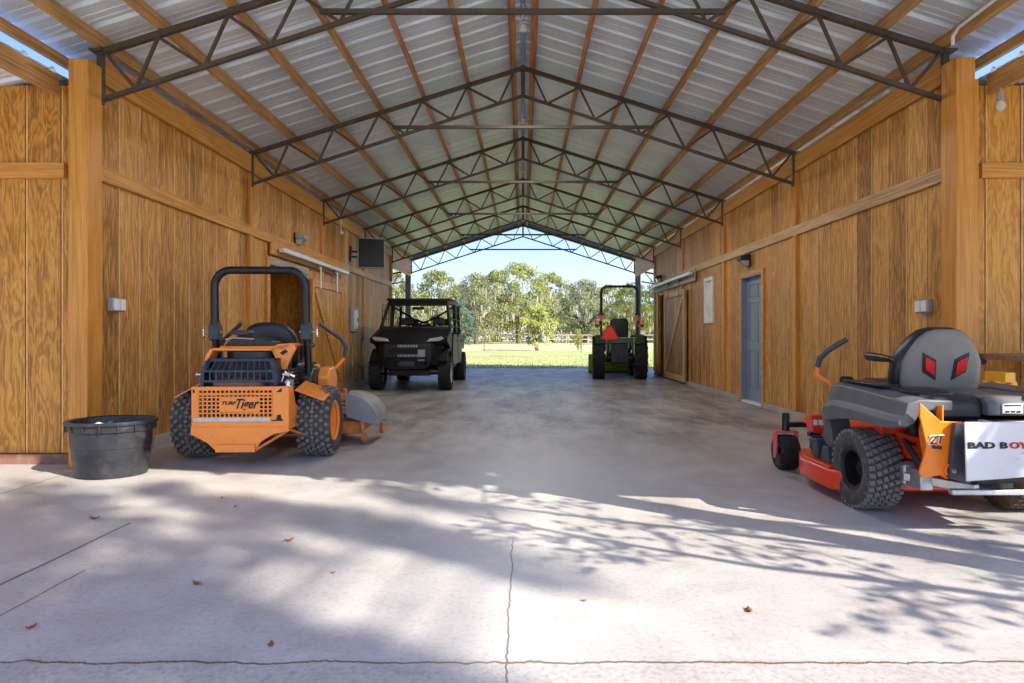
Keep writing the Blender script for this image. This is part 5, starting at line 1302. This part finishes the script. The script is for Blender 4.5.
# ------------------------------------------------------------------ trees, fence, light, camera
def leaf_cards(mb, c, rad, n, size, rr, flat=1.0):
    for _ in range(n):
        while True:
            p = Vector((rr.uniform(-1,1), rr.uniform(-1,1), rr.uniform(-1,1)))
            if 0.25 < p.length < 1: break
        p = Vector((p.x*rad, p.y*rad, p.z*rad*flat))+Vector(c)
        u = Vector((rr.gauss(0,1), rr.gauss(0,1), rr.gauss(0,1))).normalized(); v = u.orthogonal().normalized()
        s = size*rr.uniform(0.6, 1.3)
        a = p+u*s; b = p+v*s*0.5; d = p-u*s; e = p-v*s*0.5
        i = len(mb.v); mb.v += [tuple(a), tuple(b), tuple(d), tuple(e)]; mb.f.append((i, i+1, i+2, i+3)); mb.m.append(0)
def fast_build(mb, name, mat, parent, smooth=False):
    me = bpy.data.meshes.new(name); me.from_pydata(mb.v, [], mb.f)
    me.materials.append(mat); me.update()
    o = bpy.data.objects.new(name, me); COL.objects.link(o); o.parent = parent; return o
def tree_proto(name, H, Wd, seed, leafm, nclump, per, size, moss=False, trunk_h=0.25, low=0.22):
    """trunk with real branches, each ending in leaf clumps"""
    rr = random.Random(seed); root = empty(name)
    mb = MB(); th = H*trunk_h; tr = max(0.06, H*0.032)
    mb.tube([(0,0,-0.1), (0.02*H*rr.uniform(-1,1), 0, th*0.5), (0.03*H*rr.uniform(-1,1), 0.02*H, th)], [tr*1.25, tr, tr*0.85], 9)
    top = Vector(mb.v[-1]); clumps = []
    nb = 9
    for k in range(nb):
        a = 2*PI*k/nb+rr.uniform(-.3, .3); e = rr.uniform(0.25, 1.15)
        L = Wd*0.5*math.cos(e)*rr.uniform(0.7, 1.0); Z = (H-th)*math.sin(e)*rr.uniform(0.6, 0.9)
        p0 = Vector((0, 0, th)); p2 = Vector((L*math.cos(a), L*math.sin(a), th+Z)); p1 = (p0+p2)/2+Vector((0, 0, Z*0.15+0.02*H))
        mb.tube([p0, p1, p2], [tr*0.6, tr*0.4, tr*0.12], 6)
    o = fast_build(mb, 'trunk', M['bark'], root)
    lb = MB(); ms = MB()
    for k in range(nclump):
        a = rr.uniform(0, 2*PI); t = rr.random()**0.5
        z = low+(1-low)*rr.random()
        prof = math.sin(min(1.0, max(0.05, (z-low)/(1-low)*0.86+0.14))*PI)**0.55
        x = Wd*0.5*prof*t*math.cos(a); y = Wd*0.5*prof*t*math.sin(a)
        cr = Wd*rr.uniform(0.06, 0.12)
        leaf_cards(lb, (x, y, H*z-cr*0.5), cr, per, size, rr, 0.7)
        if moss and rr.random() < 0.4:
            for q in range(10):
                px, py, pz = x+rr.uniform(-cr, cr), y+rr.uniform(-cr, cr), H*z-cr
                l = rr.uniform(0.05, 0.13)*H; i = len(ms.v); w_ = size*0.45; an = rr.uniform(0, PI); dx, dy = w_*math.cos(an), w_*math.sin(an)
                ms.v += [(px-dx, py-dy, pz), (px+dx, py+dy, pz), (px+dx*0.6, py+dy*0.6, pz-l*0.6), (px, py, pz-l), (px-dx*0.7, py-dy*0.7, pz-l*0.5)]
                ms.f.append((i, i+1, i+2, i+3, i+4)); ms.m.append(0)
    fast_build(lb, 'crown', leafm, root)
    if moss: fast_build(ms, 'hanging_moss', M['moss'], root)['kind'] = 'stuff'
    return root
PA = tree_proto('oak_tree', 10, 9.5, 1, M['oak'], 120, 75, 0.17, True)
PB = tree_proto('oak_tree', 10, 11, 2, M['oak2'], 115, 75, 0.17, True)
PC = tree_proto('young_tree', 4.0, 3.2, 3, M['bush'], 60, 60, 0.085, False, 0.2, 0.18)
PD = tree_proto('evergreen_tree', 8, 6, 4, M['oakdark'], 85, 80, 0.14, False, 0.15, 0.1)
used = set()
def place(P, px, Y, toppx, label, group, wk=1.0, rz=0.0):
    H = {PA: 10, PB: 10, PC: 4.0, PD: 8}[P]
    h = (335-toppx)/640*Y+1.1; k = h/H
    o = P if P not in used else copy_tree(P); used.add(P)
    o.location = ((px-523)/640*Y, Y, -0.05); o.rotation_euler = (0, 0, rz); o.scale = (k*wk, k*wk, k)
    tag(o, label, 'tree', group); return o
g = 'oaks across the pasture'
lay = [(PA, 519, 86, 262, 'tallest moss-hung oak in the middle of the far tree line', 1.0, 0.3), (PB, 476, 80, 273, 'broad sunlit oak beside the tallest one, towards the utility vehicle', 0.85, 1.2),
       (PA, 436, 98, 269, 'tall oak seen just over the roof of the utility vehicle', 0.8, 2.0), (PB, 405, 92, 282, 'oak partly hidden by the grey post over the utility vehicle', 0.8, 2.9),
       (PB, 585, 92, 279, 'moss-hung oak between the tallest oak and the tractor', 0.9, 0.9), (PA, 632, 88, 282, 'pale oak behind the roll bar of the green tractor', 0.9, 4.1),
       (PB, 668, 100, 276, 'oak past the far post by the sliding braced door', 1.0, 5.0), (PA, 552, 104, 272, 'oak behind the gap beside the tallest one', 0.8, 5.6),
       (PB, 375, 96, 280, 'oak seen past the wall end behind the utility vehicle', 1.0, 0.2), (PA, 497, 108, 270, 'rear oak filling the gap in the middle of the tree line', 1.0, 3.3),
       (PA, 608, 112, 284, 'rear oak between the tractor and the middle of the line', 1.0, 2.4), (PB, 456, 112, 285, 'rear oak low behind the utility vehicle side', 1.0, 1.0)]
for P, px, Y, tp, l, wk, rz in lay: place(P, px, Y, tp, l, g, wk, rz)
place(PD, 462, 70, 300, 'dark bluish evergreen tree right beside the utility vehicle cab', 'trees on the pasture', 0.9)
place(PD, 648, 96, 300, 'dark tree low behind the tractor and the far post', 'trees on the pasture', 1.1, 1.0)
place(PC, 537, 46, 303, 'small yellow-green tree on the lawn in the middle of the opening', 'young trees on the lawn', 1.05)
place(PC, 578, 47.5, 328, 'tiny thin shrub tree beside the small yellow-green tree', 'young trees on the lawn', 0.7, 2.0)
place(PC, 601, 78, 318, 'yellow-green tree low at the foot of the oaks by the tractor', 'young trees on the lawn', 1.3, 1.0)
for k, (x, Y, h) in enumerate(((-48, 75, 12), (-30, 92, 13), (34, 92, 12), (50, 70, 12), (-62, 60, 11), (64, 58, 11), (-22, 100, 12), (27, 104, 12))):
    o = copy_tree((PA, PB)[k % 2]); o.location = (x, Y, -0.05); o.scale = (h/10,)*3; o.rotation_euler = (0, 0, k*1.3)
    tag(o, 'oak of the tree line hidden behind the barn walls', 'tree', 'oaks hidden behind the barn walls')
# undergrowth at the foot of the tree line
mb = MB(); rr = random.Random(9)
for k in range(220):
    x = rr.uniform(-26, 26); leaf_cards(mb, (x, rr.uniform(96, 108), rr.uniform(0.3, 3.2)), rr.uniform(0.9, 1.6), 42, 0.26, rr, 0.8)
o = fast_build(mb, 'undergrowth', M['oak2'], None); o['kind'] = 'stuff'; tag(o, 'tangled green undergrowth along the foot of the far oaks', 'undergrowth')
# grass blades at the far slab edge
mb = MB()
for k in range(9000):
    x = rr.uniform(-9, 9); y = 21.02+rr.random()**2*14; h = rr.uniform(0.03, 0.08); a = rr.uniform(0, PI); i = len(mb.v)
    dx, dy = 0.012*math.cos(a), 0.012*math.sin(a); lx, ly = rr.uniform(-.03, .03), rr.uniform(-.03, .03)
    mb.v += [(x-dx, y-dy, -0.04), (x+dx, y+dy, -0.04), (x+lx, y+ly, h-0.03)]; mb.f.append((i, i+1, i+2)); mb.m.append(0)
o = fast_build(mb, 'grass', M['lawn'], None); o['kind'] = 'stuff'; tag(o, 'short yellow-green grass beyond the concrete edge', 'grass')
# rail fence along the pasture
r = empty('pasture_fence', (0, 88, -0.05))
for k in range(23):
    mb = MB(); mb.bx(-33+3*k-0.06, -33+3*k+0.06, -0.06, 0.06, 0, 1.3); mb.build('post', M['fencewood'], r)
for z in (0.55, 1.15):
    mb = MB(); mb.bx(-33, 33, -0.09, -0.06, z-0.06, z+0.06); mb.build('rail', M['fencewood'], r)
tag(r, 'pale wooden rail fence crossing the pasture before the oaks', 'fence')
for k, (px, Y, l) in enumerate(((484, 45, 'thin bare sapling stake beside the utility vehicle'), (581, 41, 'thin stake near the tractor on the lawn edge'))):
    mb = MB(); mb.tube([(0,0,-0.05), (0.03, 0, 0.8), (0.0, 0, 1.4)], [0.03, 0.025, 0.012], 6); o = mb.build('sapling_stake', M['bark']); o.location = ((px-523)/640*Y, Y, 0); tag(o, l, 'stake')

# trees around the front yard whose shadows fall on the apron --------------------
SX, SY = -1.25, 0.90            # shadow displacement per metre of height
def at_height(fx, fy, h): return Vector((fx-SX*h, fy-SY*h, h))
rr = random.Random(21)
r = empty('yard_tree', (12.0, -4.6, 0))
base = Vector((12.0, -4.6, 0))
mb = MB(); mb.tube([(0,0,-0.1), (0.1,0,1.5), (0,0.1,3.2), (-0.3, 0.2, 4.6)], [0.28, 0.22, 0.18, 0.12], 10); mb.build('trunk', M['bark'], r)
# limb shadows: floor-plane polylines the boughs hang above
limbs = [[(4.2, 2.05), (2.9, 2.75), (1.6, 3.35), (0.4, 3.85), (-0.7, 4.35)],
         [(4.6, 2.5), (3.3, 3.0), (2.2, 3.5), (1.4, 3.8), (0.6, 4.2)],
         [(4.0, 1.7), (2.8, 2.3), (1.9, 2.75), (1.1, 3.05), (0.3, 3.5), (-0.3, 3.9)],
         [(5.0, 2.7), (4.0, 3.3), (3.0, 3.7), (2.2, 4.05)]]
hts = [3.3, 3.55, 3.2, 3.7]
rs_ = random.Random(5)
mb = MB(); lf = MB()
for L, h in zip(limbs, hts):
    P = [at_height(x, y, h+0.12*i*(-1 if h < 4 else 1)*0.3)-base for i, (x, y) in enumerate(L)]
    P = [Vector((-0.3, 0.2, 4.5)), (Vector((-0.3, 0.2, 4.5))+P[0])/2+Vector((0, 0, 0.5))]+P
    n = len(P); mb.tube(P, [0.05*(1-i/(n))+0.008 for i in range(n)], 6)
    for i in range(2, n-1):
        for q in range(5):
            t = rr.random(); c = P[i].lerp(P[i+1], t)
            d = (P[i+1]-P[i]).normalized(); sd_ = Vector((rr.uniform(-1,1), rr.uniform(-1,1), rr.uniform(-.5,.3))).normalized()
            tw = (d*0.8+sd_*0.75).normalized()*rr.uniform(0.3, 0.75)
            mb.tube([c, c+tw*0.5+Vector((0,0,0.03)), c+tw], [0.012, 0.008, 0.004], 4)
            for m_ in range(18):
                e = c+tw*rr.uniform(0.25, 1.1)+Vector((rr.gauss(0,.05), rr.gauss(0,.05), rr.gauss(0,.04)))
                u = (tw.normalized()+Vector((rr.gauss(0,.5), rr.gauss(0,.5), rr.gauss(0,.5)))).normalized(); v = u.orthogonal().normalized()
                v = (v*math.cos(m_)+u.cross(v)*math.sin(m_)); s = rr.uniform(0.03, 0.055); k = len(lf.v)
                lf.v += [tuple(e), tuple(e+u*s+v*s*0.55), tuple(e+u*s*2), tuple(e+u*s-v*s*0.55)]; lf.f.append((k, k+1, k+2, k+3)); lf.m.append(0)
for q in range(75):      # leaf clumps added above the side roof to block sun through the eave gap
    f = at_height(-0.3+rs_.uniform(-0.8, 0.8), 5.3+4.0*rs_.random(), 7.2+rs_.uniform(-.7, .9))-base
    leaf_cards(lf, tuple(f), 0.75, 120, 0.09, rs_, 0.6)
mb.tube([(-0.3, 0.2, 4.5), (-2.0, 2.5, 6.4), (-3.6, 4.6, 7.1), (-3.4, 6.6, 7.2)], [0.13, 0.1, 0.07, 0.03], 7)  # limb reaching out to the added shading clumps
mb.build('branch', M['bark'], r); fast_build(lf, 'foliage', M['oak'], r)
tag(r, 'leafy tree beside the front yard, its boughs over the apron', 'tree')
# large tree further off: soft blotches on the television side of the apron
r = empty('yard_oak', (7.5, -10.0, 0)); base = Vector((7.5, -10.0, 0))
mb = MB(); mb.tube([(0,0,-0.1), (0.2,0,4), (0,0.3,9), (0.2,0,13)], [0.5, 0.42, 0.32, 0.15], 10); lf = MB()
blobs = [(-2.75, 3.85, .42, .18), (-3.3, 4.3, .4, .2), (-2.5, 3.2, .36, .14), (-1.95, 2.5, .36, .12), (-1.6, 2.68, .34, .09), (-1.25, 2.52, .34, .08), (-1.0, 2.38, .3, .07), (-1.55, 2.3, .3, .06), (-1.7, 4.0, .34, .1),
         (-1.2, 3.82, .36, .11), (-0.75, 3.62, .36, .11), (-0.42, 3.38, .3, .1), (-0.2, 3.14, .22, .07), (-1.8, 3.2, .26, .1), (-1.55, 3.45, .2, .08), (-2.3, 4.35, .3, .08), (-0.9, 2.14, .3, .05), (-1.9, 2.12, .5, .08), (-0.3, 2.08, .22, .04), (-3.0, 3.4, .4, .2), (-0.62, 4.25, .3, .06)]
for (x, y, ra, rb_) in blobs:
    h = rr.uniform(12.0, 15.0); c = at_height(x, y, h)-base
    mb.tube([(0, 0.2, rr.uniform(7, 11)), tuple(c*0.5+Vector((0, 0, h*0.28))), tuple(c)], [0.1, 0.05, 0.015], 5)
    ra *= 0.85; rb_ *= 0.85; n_ = int(620*ra)
    for q in range(n_):
        a = rr.uniform(0, 2*PI); t = rr.random()**0.5
        e = c+Vector((ra*t*math.cos(a), rb_*2.2*t*math.sin(a), rr.uniform(-.35, .35)))
        u = Vector((rr.gauss(0,1), rr.gauss(0,1), rr.gauss(0,1))).normalized(); v = u.orthogonal().normalized(); s = rr.uniform(0.05, 0.085); k = len(lf.v)
        lf.v += [tuple(e+u*s), tuple(e+v*s*0.6), tuple(e-u*s), tuple(e-v*s*0.6)]; lf.f.append((k, k+1, k+2, k+3)); lf.m.append(0)
mb.build('trunk', M['bark'], r); fast_build(lf, 'foliage', M['oak2'], r)
tag(r, 'tall oak at the edge of the front yard with loose leaf clumps', 'tree')

# ------------------------------------------------------------------ light
sun = bpy.data.lights.new('sun', 'SUN'); sun.energy = 7.6; sun.angle = math.radians(0.4); sun.color = (1.0, 0.91, 0.78)
so = bpy.data.objects.new('sun', sun); COL.objects.link(so)
so.rotation_euler = Vector((SX, SY, -1)).to_track_quat('-Z', 'Y').to_euler()
w = bpy.data.worlds.new('sky'); sc.world = w; w.use_nodes = True; nt = w.node_tree
bg = nt.nodes['Background']
tc = nt.nodes.new('ShaderNodeTexCoord'); sp = nt.nodes.new('ShaderNodeSeparateXYZ'); Lk(nt, tc.outputs['Generated'], sp.inputs[0])
zz = sp.outputs[2]
col = ramp(nt, zz, [(0.0, S(236,243,250)), (0.06, S(214,230,250)), (0.16, S(170,205,250)), (0.45, S(108,150,232)), (1.0, S(74,112,205))])
# clear sky is brighter and whiter towards the sun
vd = nt.nodes.new('ShaderNodeVectorMath'); vd.operation = 'DOT_PRODUCT'; Lk(nt, tc.outputs['Generated'], vd.inputs[0])
sd = -Vector((SX, SY, -1)).normalized(); vd.inputs[1].default_value = sd
gl = ramp(nt, vd.outputs['Value'], [(0.0, (0,0,0,1)), (1.0, (1,1,1,1))])
glow = math_n(nt, 'MULTIPLY_ADD', math_n(nt, 'POWER', gl, 3.0), 1.2, 1.08)
col = mix(nt, math_n(nt, 'MULTIPLY', gl, 0.3), col, S(245,246,250))
Lk(nt, col, bg.inputs[0]); Lk(nt, glow, bg.inputs[1])
WS = 1.0
# ------------------------------------------------------------------ camera
cam = bpy.data.cameras.new('camera'); co_ = bpy.data.objects.new('camera', cam); COL.objects.link(co_)
co_.location = (0, 0, 1.10); co_.rotation_euler = (PI/2, 0, 0)
cam.sensor_width = 36; cam.lens = 640/1024*36
cam.shift_x = -11/1024; cam.shift_y = -6.5/1024
cam.clip_start = 0.05; cam.clip_end = 600
sc.camera = co_
sc.view_settings.view_transform = 'Standard'; sc.view_settings.look = 'None'
sc.view_settings.exposure = 0.5; sc.view_settings.gamma = 1.0; sc.view_settings.use_curve_mapping = False
try:
    sc.cycles.max_bounces = 10; sc.cycles.diffuse_bounces = 6; sc.cycles.glossy_bounces = 4
    sc.cycles.sample_clamp_indirect = 8.0; sc.cycles.use_denoising = True
except Exception: pass
